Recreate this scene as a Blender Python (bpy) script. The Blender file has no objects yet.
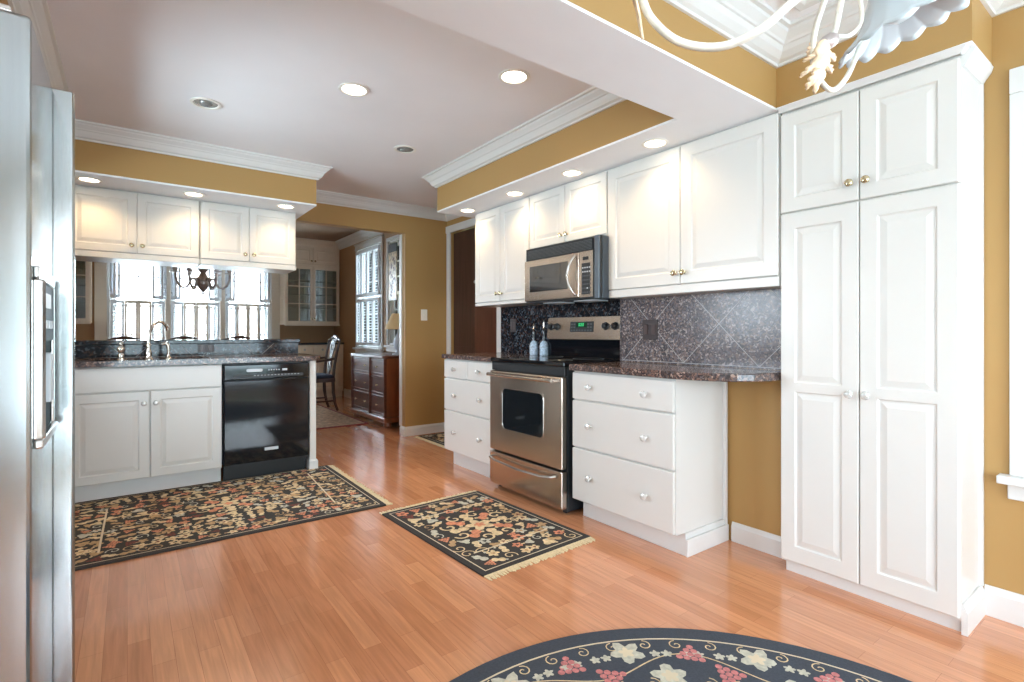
import bpy, bmesh, math, random
from mathutils import Vector, Matrix
PI = math.pi
C = bpy.context.scene.collection
R = math.radians

# ------------------------------------------------------------------ camera, sky, exposure
cam_d = bpy.data.cameras.new('camera'); cam = bpy.data.objects.new('camera', cam_d); C.objects.link(cam)
cam_d.sensor_fit = 'HORIZONTAL'; cam_d.sensor_width = 36.0; cam_d.lens = 36.0 * 519 / 1024
cam_d.shift_y = -8.5 / 1024; cam_d.clip_start = 0.02
cam.location = (0, 0, 1.10)
YAW = math.atan(384.7 / 519)
cam.rotation_euler = (PI / 2, 0, -YAW)
bpy.context.scene.camera = cam

sc = bpy.context.scene
sc.view_settings.view_transform = 'Standard'; sc.view_settings.look = 'None'
sc.view_settings.gamma = 1.0; sc.view_settings.use_curve_mapping = False
sc.view_settings.exposure = 0.53
sc.cycles.max_bounces = 10; sc.cycles.diffuse_bounces = 6; sc.cycles.glossy_bounces = 5
sc.cycles.transparent_max_bounces = 12
sc.cycles.sample_clamp_indirect = 6.0
sc.cycles.caustics_reflective = False; sc.cycles.caustics_refractive = False

W = bpy.data.worlds.new('sky'); sc.world = W; W.use_nodes = True
wn = W.node_tree.nodes; wl = W.node_tree.links; wn.clear()
wo = wn.new('ShaderNodeOutputWorld'); wb = wn.new('ShaderNodeBackground')
wg = wn.new('ShaderNodeTexCoord'); ws = wn.new('ShaderNodeSeparateXYZ'); wr = wn.new('ShaderNodeValToRGB')
wl.new(wg.outputs['Generated'], ws.inputs[0]); wl.new(ws.outputs['Z'], wr.inputs[0])
wr.color_ramp.elements[0].position = 0.0; wr.color_ramp.elements[0].color = (0.88, 0.94, 1.0, 1)
wr.color_ramp.elements[1].position = 0.8; wr.color_ramp.elements[1].color = (0.62, 0.78, 1.0, 1)
wl.new(wr.outputs[0], wb.inputs[0]); wb.inputs[1].default_value = 8.0
wl.new(wb.outputs[0], wo.inputs[0])

def portal(name, loc, rot, sx, sy):
    d = bpy.data.lights.new(name, 'AREA'); d.shape = 'RECTANGLE'; d.size = sx; d.size_y = sy
    d.cycles.is_portal = True
    o = bpy.data.objects.new(name, d); C.objects.link(o); o.location = loc; o.rotation_euler = rot
    return o
# window portals: they guide the sky light through the window openings and give none of their own
portal('patio_portal', (0.9, -2.70, 1.12), (R(90), 0, 0), 3.0, 2.1)
portal('side_window_portal', (2.82, -0.75, 1.30), (0, R(90), 0), 1.5, 2.2)
portal('left_window_portal', (-1.12, -1.1, 1.35), (0, R(-90), 0), 1.5, 1.8)
portal('dining_portal', (0.87, 9.62, 1.50), (R(-90), 0, 0), 2.5, 1.9)
portal('dining_side_portal', (3.16, 7.7, 1.65), (0, R(90), 0), 1.6, 1.0)
portal('added_window_portal', (-1.12, 3.30, 1.52), (0, R(-90), 0), 1.0, 1.3)
def window_fill(name, loc, rot, sx, sy, power, col=(0.69, 0.86, 1.0)):
    """added area lamp outside one window, a fill standing in for sky and paving light"""
    d = bpy.data.lights.new(name, 'AREA'); d.shape = 'RECTANGLE'; d.size = sx; d.size_y = sy; d.energy = power; d.color = col
    o = bpy.data.objects.new(name, d); C.objects.link(o); o.location = loc; o.rotation_euler = rot
    return o
window_fill('patio_fill', (0.9, -2.80, 1.05), (R(128), 0, 0), 2.9, 1.6, 120)  # added fill lamps at the windows, tilted up to brighten the ceilings
window_fill('side_window_fill', (2.90, -0.78, 1.25), (0, R(128), 0), 1.1, 2.2, 45)
window_fill('left_window_fill', (-1.20, -1.05, 1.3), (0, R(-128), 0), 1.1, 2.0, 40)
window_fill('added_window_fill', (-1.20, 3.30, 1.45), (0, R(-112), 0), 0.9, 1.25, 70)  # fill lamp outside the added kitchen window
window_fill('dining_fill', (0.87, 9.70, 1.45), (R(-105), 0, 0), 2.1, 1.7, 260)
window_fill('dining_side_fill', (3.22, 7.74, 1.6), (0, R(95), 0), 1.5, 0.9, 60)

CAN_W = 9.5      # watts of one recessed lamp
# ------------------------------------------------------------------ materials
def lin(c):
    return tuple((x / 12.92 if x <= 0.04045 else ((x + 0.055) / 1.055) ** 2.4) for x in [v / 255 for v in c]) + (1,)

def mat(name, rgb, rough=0.5, metal=0.0, var=0.04, scale=6.0, bump=0.0, bscale=60.0, stretch=None, spec=0.5, coat=0.0):
    m = bpy.data.materials.new(name); m.use_nodes = True
    nt = m.node_tree; n = nt.nodes; l = nt.links; b = n['Principled BSDF']
    tc = n.new('ShaderNodeTexCoord'); mp = n.new('ShaderNodeMapping'); l.new(tc.outputs['Object'], mp.inputs[0])
    if stretch: mp.inputs['Scale'].default_value = stretch
    no = n.new('ShaderNodeTexNoise'); no.inputs['Scale'].default_value = scale; no.inputs['Detail'].default_value = 3
    l.new(mp.outputs[0], no.inputs['Vector'])
    rp = n.new('ShaderNodeValToRGB'); c = lin(rgb)
    rp.color_ramp.elements[0].position = 0.3; rp.color_ramp.elements[1].position = 0.7
    rp.color_ramp.elements[0].color = tuple(max(0, v * (1 - var)) for v in c[:3]) + (1,)
    rp.color_ramp.elements[1].color = tuple(min(1, v * (1 + var)) for v in c[:3]) + (1,)
    l.new(no.outputs['Fac'], rp.inputs[0]); l.new(rp.outputs[0], b.inputs['Base Color'])
    b.inputs['Roughness'].default_value = rough; b.inputs['Metallic'].default_value = metal
    b.inputs['Specular IOR Level'].default_value = spec
    if coat: b.inputs['Coat Weight'].default_value = coat; b.inputs['Coat Roughness'].default_value = 0.08
    if bump:
        n2 = n.new('ShaderNodeTexNoise'); n2.inputs['Scale'].default_value = bscale; n2.inputs['Detail'].default_value = 4
        l.new(mp.outputs[0], n2.inputs['Vector'])
        bp = n.new('ShaderNodeBump'); bp.inputs['Strength'].default_value = bump; bp.inputs['Distance'].default_value = 0.004
        l.new(n2.outputs['Fac'], bp.inputs['Height']); l.new(bp.outputs[0], b.inputs['Normal'])
    return m

def emis(name, rgb, strength):
    m = bpy.data.materials.new(name); m.use_nodes = True
    b = m.node_tree.nodes['Principled BSDF']; b.inputs['Base Color'].default_value = lin(rgb)
    b.inputs['Emission Color'].default_value = lin(rgb); b.inputs['Emission Strength'].default_value = strength
    return m

def thin_glass(name, tint=(1, 1, 1), refl=0.06):
    m = bpy.data.materials.new(name); m.use_nodes = True
    nt = m.node_tree; n = nt.nodes; l = nt.links; n.clear()
    o = n.new('ShaderNodeOutputMaterial'); mx = n.new('ShaderNodeMixShader')
    t = n.new('ShaderNodeBsdfTransparent'); g = n.new('ShaderNodeBsdfGlossy')
    t.inputs[0].default_value = tint + (1,); g.inputs['Roughness'].default_value = 0.02
    f = n.new('ShaderNodeFresnel'); f.inputs[0].default_value = 1.45
    ad = n.new('ShaderNodeMath'); ad.operation = 'ADD'; ad.inputs[1].default_value = refl; ad.use_clamp = True
    l.new(f.outputs[0], ad.inputs[0]); l.new(ad.outputs[0], mx.inputs[0]); l.new(t.outputs[0], mx.inputs[1]); l.new(g.outputs[0], mx.inputs[2])
    l.new(mx.outputs[0], o.inputs[0])
    return m

def granite(name, stops, rough=0.12, scale=95):
    m = bpy.data.materials.new(name); m.use_nodes = True
    nt = m.node_tree; n = nt.nodes; l = nt.links; b = n['Principled BSDF']
    tc = n.new('ShaderNodeTexCoord')
    v = n.new('ShaderNodeTexVoronoi'); v.inputs['Scale'].default_value = scale
    nz = n.new('ShaderNodeTexNoise'); nz.inputs['Scale'].default_value = 30; nz.inputs['Detail'].default_value = 2
    mixv = n.new('ShaderNodeMix'); mixv.data_type = 'VECTOR'; mixv.inputs[0].default_value = 0.03
    l.new(tc.outputs['Object'], mixv.inputs[4]); l.new(nz.outputs['Color'], mixv.inputs[5])
    l.new(tc.outputs['Object'], nz.inputs['Vector'])
    l.new(mixv.outputs[1], v.inputs['Vector'])
    sp = n.new('ShaderNodeSeparateColor'); l.new(v.outputs['Color'], sp.inputs[0])
    rp = n.new('ShaderNodeValToRGB'); rp.color_ramp.interpolation = 'CONSTANT'
    els = rp.color_ramp.elements
    els[0].position = stops[0][0]; els[0].color = lin(stops[0][1])
    els[1].position = stops[1][0]; els[1].color = lin(stops[1][1])
    for p, c in stops[2:]:
        e = els.new(p); e.color = lin(c)
    l.new(sp.outputs[0], rp.inputs[0])
    v2 = n.new('ShaderNodeTexVoronoi'); v2.inputs['Scale'].default_value = 22; l.new(mixv.outputs[1], v2.inputs['Vector'])
    s2 = n.new('ShaderNodeSeparateColor'); l.new(v2.outputs['Color'], s2.inputs[0])
    mr = n.new('ShaderNodeMapRange'); mr.inputs[3].default_value = 0.86; mr.inputs[4].default_value = 1.12; l.new(s2.outputs[1], mr.inputs[0])
    mul = n.new('ShaderNodeMix'); mul.data_type = 'RGBA'; mul.blend_type = 'MULTIPLY'; mul.inputs[0].default_value = 1
    l.new(rp.outputs[0], mul.inputs[6]); l.new(mr.outputs[0], mul.inputs[7])
    l.new(mul.outputs[2], b.inputs['Base Color']); b.inputs['Roughness'].default_value = rough
    return m

def wood_floor():
    m = bpy.data.materials.new('wood_floor'); m.use_nodes = True
    nt = m.node_tree; n = nt.nodes; l = nt.links; b = n['Principled BSDF']
    tc = n.new('ShaderNodeTexCoord'); mp = n.new('ShaderNodeMapping'); mp.inputs['Rotation'].default_value = (0, 0, R(90))
    l.new(tc.outputs['Object'], mp.inputs[0])
    br = n.new('ShaderNodeTexBrick'); br.offset = 0.37; br.offset_frequency = 2; br.squash = 1
    br.inputs['Scale'].default_value = 1.0; br.inputs['Mortar Size'].default_value = 0.0006
    br.inputs['Mortar Smooth'].default_value = 0.2
    br.inputs['Bias'].default_value = 0.0; br.inputs['Brick Width'].default_value = 0.52; br.inputs['Row Height'].default_value = 0.066
    br.inputs['Color1'].default_value = lin((216, 152, 110)); br.inputs['Color2'].default_value = lin((196, 131, 92))
    br.inputs['Mortar'].default_value = lin((168, 108, 74))
    l.new(mp.outputs[0], br.inputs['Vector'])
    st = n.new('ShaderNodeMapping'); st.inputs['Scale'].default_value = (38, 2.2, 1); l.new(tc.outputs['Object'], st.inputs[0])
    no = n.new('ShaderNodeTexNoise'); no.inputs['Scale'].default_value = 1.6; no.inputs['Detail'].default_value = 6; no.inputs['Distortion'].default_value = 0.6
    l.new(st.outputs[0], no.inputs['Vector'])
    mr = n.new('ShaderNodeMapRange'); mr.inputs[1].default_value = 0.3; mr.inputs[2].default_value = 0.7
    mr.inputs[3].default_value = 0.86; mr.inputs[4].default_value = 1.12
    l.new(no.outputs['Fac'], mr.inputs[0])
    mul = n.new('ShaderNodeMix'); mul.data_type = 'RGBA'; mul.blend_type = 'MULTIPLY'; mul.inputs[0].default_value = 1
    l.new(br.outputs['Color'], mul.inputs[6]); l.new(mr.outputs[0], mul.inputs[7])
    l.new(mul.outputs[2], b.inputs['Base Color'])
    b.inputs['Roughness'].default_value = 0.22; b.inputs['Specular IOR Level'].default_value = 0.6
    b.inputs['Coat Weight'].default_value = 0.5; b.inputs['Coat Roughness'].default_value = 0.12
    return m

def leafy(name, a, b_, scale=14):
    m = bpy.data.materials.new(name); m.use_nodes = True
    nt = m.node_tree; n = nt.nodes; l = nt.links; b = n['Principled BSDF']
    tc = n.new('ShaderNodeTexCoord'); v = n.new('ShaderNodeTexVoronoi'); v.inputs['Scale'].default_value = scale
    l.new(tc.outputs['Object'], v.inputs['Vector'])
    rp = n.new('ShaderNodeValToRGB'); rp.color_ramp.elements[0].color = lin(a); rp.color_ramp.elements[1].color = lin(b_)
    l.new(v.outputs['Distance'], rp.inputs[0]); l.new(rp.outputs[0], b.inputs['Base Color']); b.inputs['Roughness'].default_value = 0.8
    return m

WHITE = mat('cabinet_white_paint', (216, 214, 209), 0.33, var=0.012, scale=3)
TRIMW = mat('trim_white_paint', (217, 216, 213), 0.4, var=0.01)
CEIL = mat('ceiling_paint', (238, 236, 238), 0.8, var=0.03, scale=1.5)
CEILB = mat('soffit_white_paint', (238, 239, 241), 0.7, var=0.01)
GOLD = mat('gold_wall_paint', (174, 137, 82), 0.6, var=0.02, scale=2, bump=0.05, bscale=200)
GOLDSH = mat('gold_wall_paint_shaded', (168, 130, 90), 0.6, var=0.03, scale=2)  # the gold paint again, darkened for shade in the dining room
FLOOR = wood_floor()
STEEL = mat('brushed_steel', (205, 200, 195), 0.24, 1.0, var=0.05, scale=3, stretch=(1, 1, 60), bump=0.04, bscale=8)
STEELW = mat('warm_brushed_steel', (204, 190, 176), 0.25, 1.0, var=0.05, scale=3, stretch=(60, 60, 1), bump=0.03, bscale=8)
FSTEEL = mat('refrigerator_steel', (166, 169, 168), 0.18, 1.0, var=0.03, scale=2, stretch=(40, 40, 1))
FSIDE = mat('refrigerator_side_steel', (196, 196, 196), 0.5, 0.25, var=0.03, scale=2, stretch=(1, 1, 60))
CHROME = mat('brushed_nickel', (206, 198, 188), 0.22, 1.0, var=0.03)
BRASS = mat('pale_brass', (208, 194, 160), 0.25, 1.0, var=0.05, scale=80)
CRYSTAL = mat('clear_knob_glass', (226, 226, 222), 0.08, 0.35, var=0.1, scale=180, spec=0.9)
BLACKG = mat('black_gloss', (14, 17, 22), 0.07, var=0.1)
BLACK = mat('black_plastic', (22, 23, 25), 0.4, var=0.1)
DARKGL = mat('dark_oven_glass', (26, 30, 33), 0.06, var=0.05)
GREYP = mat('grey_print', (200, 205, 208), 0.4, var=0.02)
GRAN = granite('speckled_granite', [(0, (56, 50, 52)), (0.30, (84, 70, 66)), (0.55, (120, 94, 84)), (0.74, (92, 84, 86)), (0.88, (160, 136, 124))], scale=130)
GRANS = granite('splash_granite', [(0, (74, 70, 74)), (0.30, (98, 88, 88)), (0.55, (124, 106, 100)), (0.72, (108, 104, 110)), (0.88, (158, 146, 142))], rough=0.22, scale=125)
GRAND = granite('dark_granite', [(0, (26, 30, 36)), (0.45, (42, 46, 54)), (0.68, (74, 58, 54)), (0.86, (88, 96, 104))], rough=0.07, scale=80)
GRAND.node_tree.nodes['Principled BSDF'].inputs['Specular IOR Level'].default_value = 0.3
GRANS.node_tree.nodes['Principled BSDF'].inputs['Specular IOR Level'].default_value = 0.3
GROUT = mat('pale_grout', (172, 170, 168), 0.8)
DWOOD = mat('dark_cherry_wood', (92, 46, 28), 0.36, var=0.35, scale=3, stretch=(1, 1, 8), coat=0.15)
MWOOD = mat('reddish_cherry_wood', (134, 76, 46), 0.28, var=0.25, scale=3, stretch=(6, 6, 1), coat=0.4)
WALNUT = mat('walnut_door_wood', (66, 42, 34), 0.35, var=0.3, scale=4, stretch=(8, 8, 0.6))
CHAIRW = mat('mahogany_chair_wood', (58, 30, 24), 0.3, var=0.2, coat=0.4)
NAVY = mat('navy_seat_fabric', (48, 54, 72), 0.9, var=0.15, scale=60)
GLASS = thin_glass('window_glass')
CABGL = thin_glass('cabinet_glass', (0.8, 0.86, 0.88), 0.10)
SHUT = mat('shutter_white', (226, 230, 234), 0.45, var=0.01)
SHUTW = mat('shutter_cream', (222, 208, 190), 0.45, var=0.01)
HUTCH = mat('hutch_cream_paint', (228, 210, 188), 0.4, var=0.02)
BULB = emis('lamp_lens', (255, 238, 214), 9.0)
BAFFLE = mat('can_trim_white', (236, 232, 224), 0.4)
OFFBULB = mat('unlit_bulb_glass', (150, 152, 150), 0.2, 0.3, var=0.2, scale=60)
PEWTER = mat('pewter', (172, 160, 156), 0.35, 0.6, var=0.2, scale=20)
CREAMI = mat('cream_painted_iron', (218, 214, 202), 0.42, 0.15, var=0.18, scale=40)
LEAFP = mat('antique_leaf_paint', (226, 200, 168), 0.5, 0.1, var=0.25, scale=60)
GLSH = mat('frosted_shade_glass', (206, 216, 222), 0.25, 0.0, var=0.03); GLSH.node_tree.nodes['Principled BSDF'].inputs['Transmission Weight'].default_value = 0.15
SHADEC = mat('cream_lampshade', (226, 196, 146), 0.8)
CERAM = mat('blue_white_ceramic', (190, 206, 220), 0.15, var=0.35, scale=70)
GREEN = emis('green_display', (60, 220, 130), 0.9)
BLUEW = mat('bluish_white_pearl', (205, 214, 226), 0.3, var=0.1, scale=30)
DOUT = mat('dark_outlet_plate', (48, 32, 30), 0.35)
SWP = mat('white_switch_plate', (236, 228, 212), 0.4)
RBLK = mat('rug_charcoal_pile', (52, 48, 46), 0.95, var=0.15, scale=150, bump=0.3, bscale=400)
RNAVY = mat('rug_navy_pile', (62, 68, 78), 0.95, var=0.15, scale=150, bump=0.3, bscale=400)
RBEI = mat('rug_beige_pile', (212, 190, 150), 0.95, var=0.25, scale=60)
RTAN = mat('rug_tan_pile', (182, 150, 110), 0.95, var=0.25, scale=60)
RCOR = mat('rug_coral_pile', (206, 136, 104), 0.95, var=0.3, scale=60)
RWINE = mat('rug_wine_pile', (112, 58, 50), 0.95, var=0.3, scale=60)
RSAGE = mat('rug_sage_pile', (190, 188, 172), 0.95, var=0.2, scale=60)
RPINK = mat('rug_rose_pile', (192, 122, 120), 0.95, var=0.25, scale=80)
RCRM = mat('rug_cream_line', (214, 200, 172), 0.95, var=0.1)
FRNG = mat('cream_fringe', (222, 204, 164), 0.95, var=0.15, scale=120)
DRUG = mat('dining_rug_pile', (176, 142, 112), 0.95, var=0.5, scale=22)
DRED = mat('dining_rug_red', (122, 44, 40), 0.95, var=0.2)
LAWN = leafy('lawn_grass', (58, 98, 50), (96, 140, 78), 40)
HEDGE = leafy('hedge_leaves', (30, 62, 36), (92, 138, 84), 9)
STAIN = mat('stained_glass_art', (206, 186, 150), 0.3, var=0.5, scale=24)
DOVEN = mat('oven_rack_grey', (92, 96, 98), 0.35, 0.6)

# ------------------------------------------------------------------ mesh builder
class MB:
    def __init__(s): s.v = []; s.f = []; s.m = []; s.xf = None
    def add(s, vs, fs, m=0):
        o = len(s.v)
        for p in vs:
            p = Vector(p)
            if s.xf is not None: p = s.xf @ p
            s.v.append(tuple(p))
        for f in fs: s.f.append(tuple(i + o for i in f)); s.m.append(m)
        return s
    def box(s, x0, x1, y0, y1, z0, z1, m=0):
        return s.add([(x0, y0, z0), (x1, y0, z0), (x1, y1, z0), (x0, y1, z0), (x0, y0, z1), (x1, y0, z1), (x1, y1, z1), (x0, y1, z1)],
              [(0, 3, 2, 1), (4, 5, 6, 7), (0, 1, 5, 4), (1, 2, 6, 5), (2, 3, 7, 6), (3, 0, 4, 7)], m)
    def prism(s, poly, z0, z1, m=0):
        n = len(poly); a = sum(poly[i][0] * poly[(i + 1) % n][1] - poly[(i + 1) % n][0] * poly[i][1] for i in range(n))
        if a < 0: poly = poly[::-1]
        vs = [(x, y, z0) for x, y in poly] + [(x, y, z1) for x, y in poly]
        fs = [tuple(range(n - 1, -1, -1)), tuple(range(n, 2 * n))] + [(i, (i + 1) % n, n + (i + 1) % n, n + i) for i in range(n)]
        return s.add(vs, fs, m)
    def lathe(s, prof, c=(0, 0, 0), n=20, m=0, ax='z', cap=True):
        vs = []; fs = []
        for r, h in prof:
            for k in range(n):
                a = 2 * PI * k / n; x, y = r * math.cos(a), r * math.sin(a)
                p = (x, y, h) if ax == 'z' else ((x, -h, y) if ax == '-y' else (h, x, y))
                vs.append((c[0] + p[0], c[1] + p[1], c[2] + p[2]))
        for i in range(len(prof) - 1):
            for k in range(n):
                k2 = (k + 1) % n
                fs.append((i * n + k, i * n + k2, (i + 1) * n + k2, (i + 1) * n + k))
        if cap:
            fs.append(tuple(range(n - 1, -1, -1))); fs.append(tuple(range((len(prof) - 1) * n, len(prof) * n)))
        return s.add(vs, fs, m)
    def tube(s, pts, r, n=8, m=0, closed=False):
        pts = [Vector(p) for p in pts]; N = len(pts)
        rs = r if isinstance(r, (list, tuple)) else [r] * N
        up = None; vs = []; fs = []
        for i, p in enumerate(pts):
            if closed: t = pts[(i + 1) % N] - pts[i - 1]
            else: t = pts[min(i + 1, N - 1)] - pts[max(i - 1, 0)]
            t.normalize()
            if up is None:
                up = Vector((0, 0, 1)) if abs(t.z) < 0.9 else Vector((1, 0, 0))
            up = (up - t * up.dot(t)).normalized(); sd = t.cross(up)
            for k in range(n):
                a = 2 * PI * k / n; vs.append(tuple(p + (up * math.cos(a) + sd * math.sin(a)) * rs[i]))
        for i in range(N if closed else N - 1):
            j = (i + 1) % N
            for k in range(n):
                k2 = (k + 1) % n; fs.append((i * n + k, i * n + k2, j * n + k2, j * n + k))
        if not closed: fs.append(tuple(range(n - 1, -1, -1))); fs.append(tuple(range((N - 1) * n, N * n)))
        return s.add(vs, fs, m)
    def bar(s, a, b, w, h, m=0):
        a, b = Vector(a), Vector(b); t = (b - a).normalized(); up = Vector((0, 0, 1)) if abs(t.z) < 0.9 else Vector((1, 0, 0))
        sd = t.cross(up).normalized(); up = sd.cross(t)
        vs = []
        for p in (a, b):
            for i, j in ((-1, -1), (1, -1), (1, 1), (-1, 1)): vs.append(tuple(p + sd * i * w / 2 + up * j * h / 2))
        return s.add(vs, [(0, 1, 2, 3), (7, 6, 5, 4), (0, 4, 5, 1), (1, 5, 6, 2), (2, 6, 7, 3), (3, 7, 4, 0)], m)
    def sweep(s, path, prof, closed=False, m=0):
        """sweep a profile [(out, z)] along a 2D path; out is measured to the left of the direction of travel"""
        N = len(path); P = [Vector(p) for p in path]; vs = []; fs = []
        for i in range(N):
            def nrm(a, b): d = (b - a).normalized(); return Vector((-d.y, d.x))
            if closed or 0 < i < N - 1:
                n1 = nrm(P[i - 1], P[i]); n2 = nrm(P[i], P[(i + 1) % N]); mt = n1 + n2; mt = mt / max(1e-6, mt.dot(n1))
            elif i == 0: mt = nrm(P[0], P[1])
            else: mt = nrm(P[-2], P[-1])
            for o, z in prof: vs.append((P[i].x + mt.x * o, P[i].y + mt.y * o, z))
        k = len(prof)
        for i in range(N if closed else N - 1):
            j = (i + 1) % N
            for q in range(k):
                q2 = (q + 1) % k; fs.append((i * k + q, j * k + q, j * k + q2, i * k + q2))
        if not closed: fs.append(tuple(range(k))); fs.append(tuple(range((N - 1) * k + k - 1, (N - 1) * k - 1, -1)))
        return s.add(vs, fs, m)
    def build(s, name, mats, parent=None, loc=(0, 0, 0), rz=0, smooth=False, bevel=0, rot=None):
        me = bpy.data.meshes.new(name); me.from_pydata(s.v, [], s.f)
        if not isinstance(mats, (list, tuple)): mats = [mats]
        for m in mats: me.materials.append(m)
        me.polygons.foreach_set('material_index', s.m)
        bm = bmesh.new(); bm.from_mesh(me); bmesh.ops.recalc_face_normals(bm, faces=bm.faces); bm.to_mesh(me); bm.free()
        if smooth:
            me.polygons.foreach_set('use_smooth', [True] * len(me.polygons))
            try: me.set_sharp_from_angle(angle=R(40))
            except Exception: pass
        o = bpy.data.objects.new(name, me); C.objects.link(o); o.location = loc
        o.rotation_euler = rot if rot else (0, 0, rz)
        if parent: o.parent = parent
        if bevel:
            b = o.modifiers.new('bevel', 'BEVEL'); b.width = bevel; b.segments = 2; b.limit_method = 'ANGLE'; b.angle_limit = R(50)
        return o

def tag(o, label, cat, group=None, kind=None):
    o['label'] = label; o['category'] = cat
    if group: o['group'] = group
    if kind: o['kind'] = kind
    return o
def thing(name, label, cat, loc=(0, 0, 0), rz=0, group=None):
    o = bpy.data.objects.new(name, None); C.objects.link(o); o.location = loc; o.rotation_euler = (0, 0, rz)
    o.empty_display_size = 0.1
    return tag(o, label, cat, group)
def struct(name, mb, mats, parent=None, **k):
    o = mb.build(name, mats, parent, **k)
    if parent is None: o['kind'] = 'structure'
    return o
def copy_tree(o, parent=None):
    c = o.copy(); C.objects.link(c)
    if parent: c.parent = parent
    for ch in [x for x in C.objects if x.parent == o]: copy_tree(ch, c)
    return c

# ------------------------------------------------------------------ room shell
# x: towards the range wall, y: towards the dining room
XL, XR, YB = -0.98, 2.70, -2.60
ZC, ZS, ZD = 2.44, 2.13, 2.68
BY = 5.09     # wall between kitchen and dining room
DY = 9.45     # dining far wall
DX = 3.00     # dining right wall
XH = 2.87     # wall with the walnut door

struct('floor', MB().box(-2.2, 3.6, -2.75, 9.9, -0.08, 0), FLOOR)
# kitchen and breakfast ceilings
struct('ceiling', MB().box(-1.1, 3.1, 1.3, 5.2, ZC, ZC + 0.1), CEIL)
struct('ceiling_breakfast', MB().box(-1.1, 3.1, -2.75, 1.3, ZC, ZC + 0.1), CEILB)
struct('ceiling_dining', MB().box(-1.8, 3.3, 5.2, 9.7, ZD, ZD + 0.1), mat('dining_ceiling_shaded', (150, 122, 98), 0.8))  # ceiling colour browned and darkened to stand for missing light

def soffit(name, x0, x1, y0, y1, ztop=ZC, faces=GOLD):
    """soffit box: painted sides, white underside"""
    m = MB()
    m.box(x0, x1, y0, y1, ZS + 0.012, ztop, 0).box(x0, x1, y0, y1, ZS, ZS + 0.012, 1)
    return struct(name, m, [faces, CEILB])
soffit('ceiling_beam', XL, XR, 1.205, 1.54)
soffit('ceiling_soffit_range', 2.136, XH, 1.54, 3.958)
soffit('ceiling_soffit_pantry', 2.42, XR, 0.51, 1.205)
soffit('ceiling_soffit_peninsula', XL, 1.236, 4.34, BY)
soffit('ceiling_soffit_refrigerator', XL, -0.36, 1.54, 4.34)

# wall between kitchen and dining: header over the opening and the switch wall
struct('wall_back', MB().box(XL, 2.365, BY, 5.20, 2.15, ZD).box(2.365, DX + 0.1, BY, 5.20, 0, ZD), GOLD)
# right side walls
m = MB()
m.box(XR, XR + 0.12, 0.43 - 0.02, 1.2, 0, ZC)                              # beside the pantry
m.box(XR, XR + 0.12, YB, 0.43 - 0.02, 0, 0.50).box(XR, XR + 0.12, YB, 0.43 - 0.02, 2.02, ZC)
m.box(XR, XR + 0.12, YB, -1.95, 0.50, 2.02)
m.box(XR, XR + 0.12, 1.2, 2.27, 0, ZS)
m.box(2.575, XR, 1.192, 2.27, 0, 1.34)                                      # furred section behind the drawers
m.box(2.72, 2.84, 2.27, 3.82, 0, ZS)
m.box(2.72, XH, 3.82, 3.83, 0, ZS)
struct('wall_right', m, GOLD)
m = MB().box(XH, XH + 0.12, 3.83, 4.10, 0, ZC).box(XH, XH + 0.12, 5.0, BY, 0, ZC).box(XH, XH + 0.12, 4.10, 5.0, 2.20, ZC)
struct('wall_hall', m, GOLD)
# left and rear walls of kitchen and breakfast area
m = MB().box(XL - 0.12, XL, 0.0, 2.65, 0, ZC).box(XL - 0.12, XL, 3.95, 5.2, 0, ZC).box(XL - 0.12, XL, 2.65, 3.95, 0, 1.02).box(XL - 0.12, XL, 2.65, 3.95, 2.02, ZC).box(XL - 0.12, XL, YB, -2.1, 0, ZC).box(XL - 0.12, XL, -2.1, 0.0, 0, 0.5).box(XL - 0.12, XL, -2.1, 0.0, 2.15, ZC)
struct('wall_left', m, GOLD)
m = MB().box(XL - 0.12, -0.6, YB - 0.12, YB, 0, ZC).box(2.4, XR + 0.12, YB - 0.12, YB, 0, ZC).box(-0.6, 2.4, YB - 0.12, YB, 2.15, ZC)
struct('wall_rear', m, GOLD)
# dining room walls
m = MB().box(-1.8, -0.24, DY, DY + 0.12, 0, ZD).box(1.98, DX + 0.12, DY, DY + 0.12, 0, ZD).box(-0.24, 1.98, DY, DY + 0.12, 0, 0.55).box(-0.24, 1.98, DY, DY + 0.12, 2.45, ZD)
struct('wall_dining_far', m, GOLDSH)
m = MB().box(DX, DX + 0.12, 5.2, 6.60, 0, ZD).box(DX, DX + 0.12, 7.0, 7.27, 0, ZD).box(DX, DX + 0.12, 8.22, DY, 0, ZD)
m.box(DX, DX + 0.12, 6.60, 7.0, 0, 0.92).box(DX, DX + 0.12, 6.60, 7.0, 2.40, ZD)
m.box(DX, DX + 0.12, 7.27, 8.22, 0, 0.86).box(DX, DX + 0.12, 7.27, 8.22, 2.42, ZD)
struct('wall_dining_right', m, GOLDSH)
struct('wall_dining_left', MB().box(-1.8, -1.68, 5.2, DY, 0, ZD).box(-1.8, XL - 0.12, 5.09, 5.2, 0, ZD), GOLDSH)

# crown mouldings
def crown_prof(zt, h=0.10, p=0.10):
    q = [(0, -h), (0.012, -h), (0.014, -h * 0.90), (0.03, -h * 0.84), (p * 0.42, -h * 0.66), (p * 0.50, -h * 0.50), (p * 0.56, -h * 0.48), (p * 0.60, -h * 0.40),
         (p * 0.80, -h * 0.22), (p * 0.84, -h * 0.12), (p * 0.97, -h * 0.10), (p, 0), (0, 0)]
    return [(o, zt + z) for o, z in q]
cp = crown_prof(ZC - 0.001)
struct('trim_1', MB().sweep([(-0.36, 1.54), (-0.36, 4.34), (1.236, 4.34), (1.236, BY), (XH, BY), (XH, 3.958), (2.136, 3.958), (2.136, 1.54)][::-1], cp), TRIMW)
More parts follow.
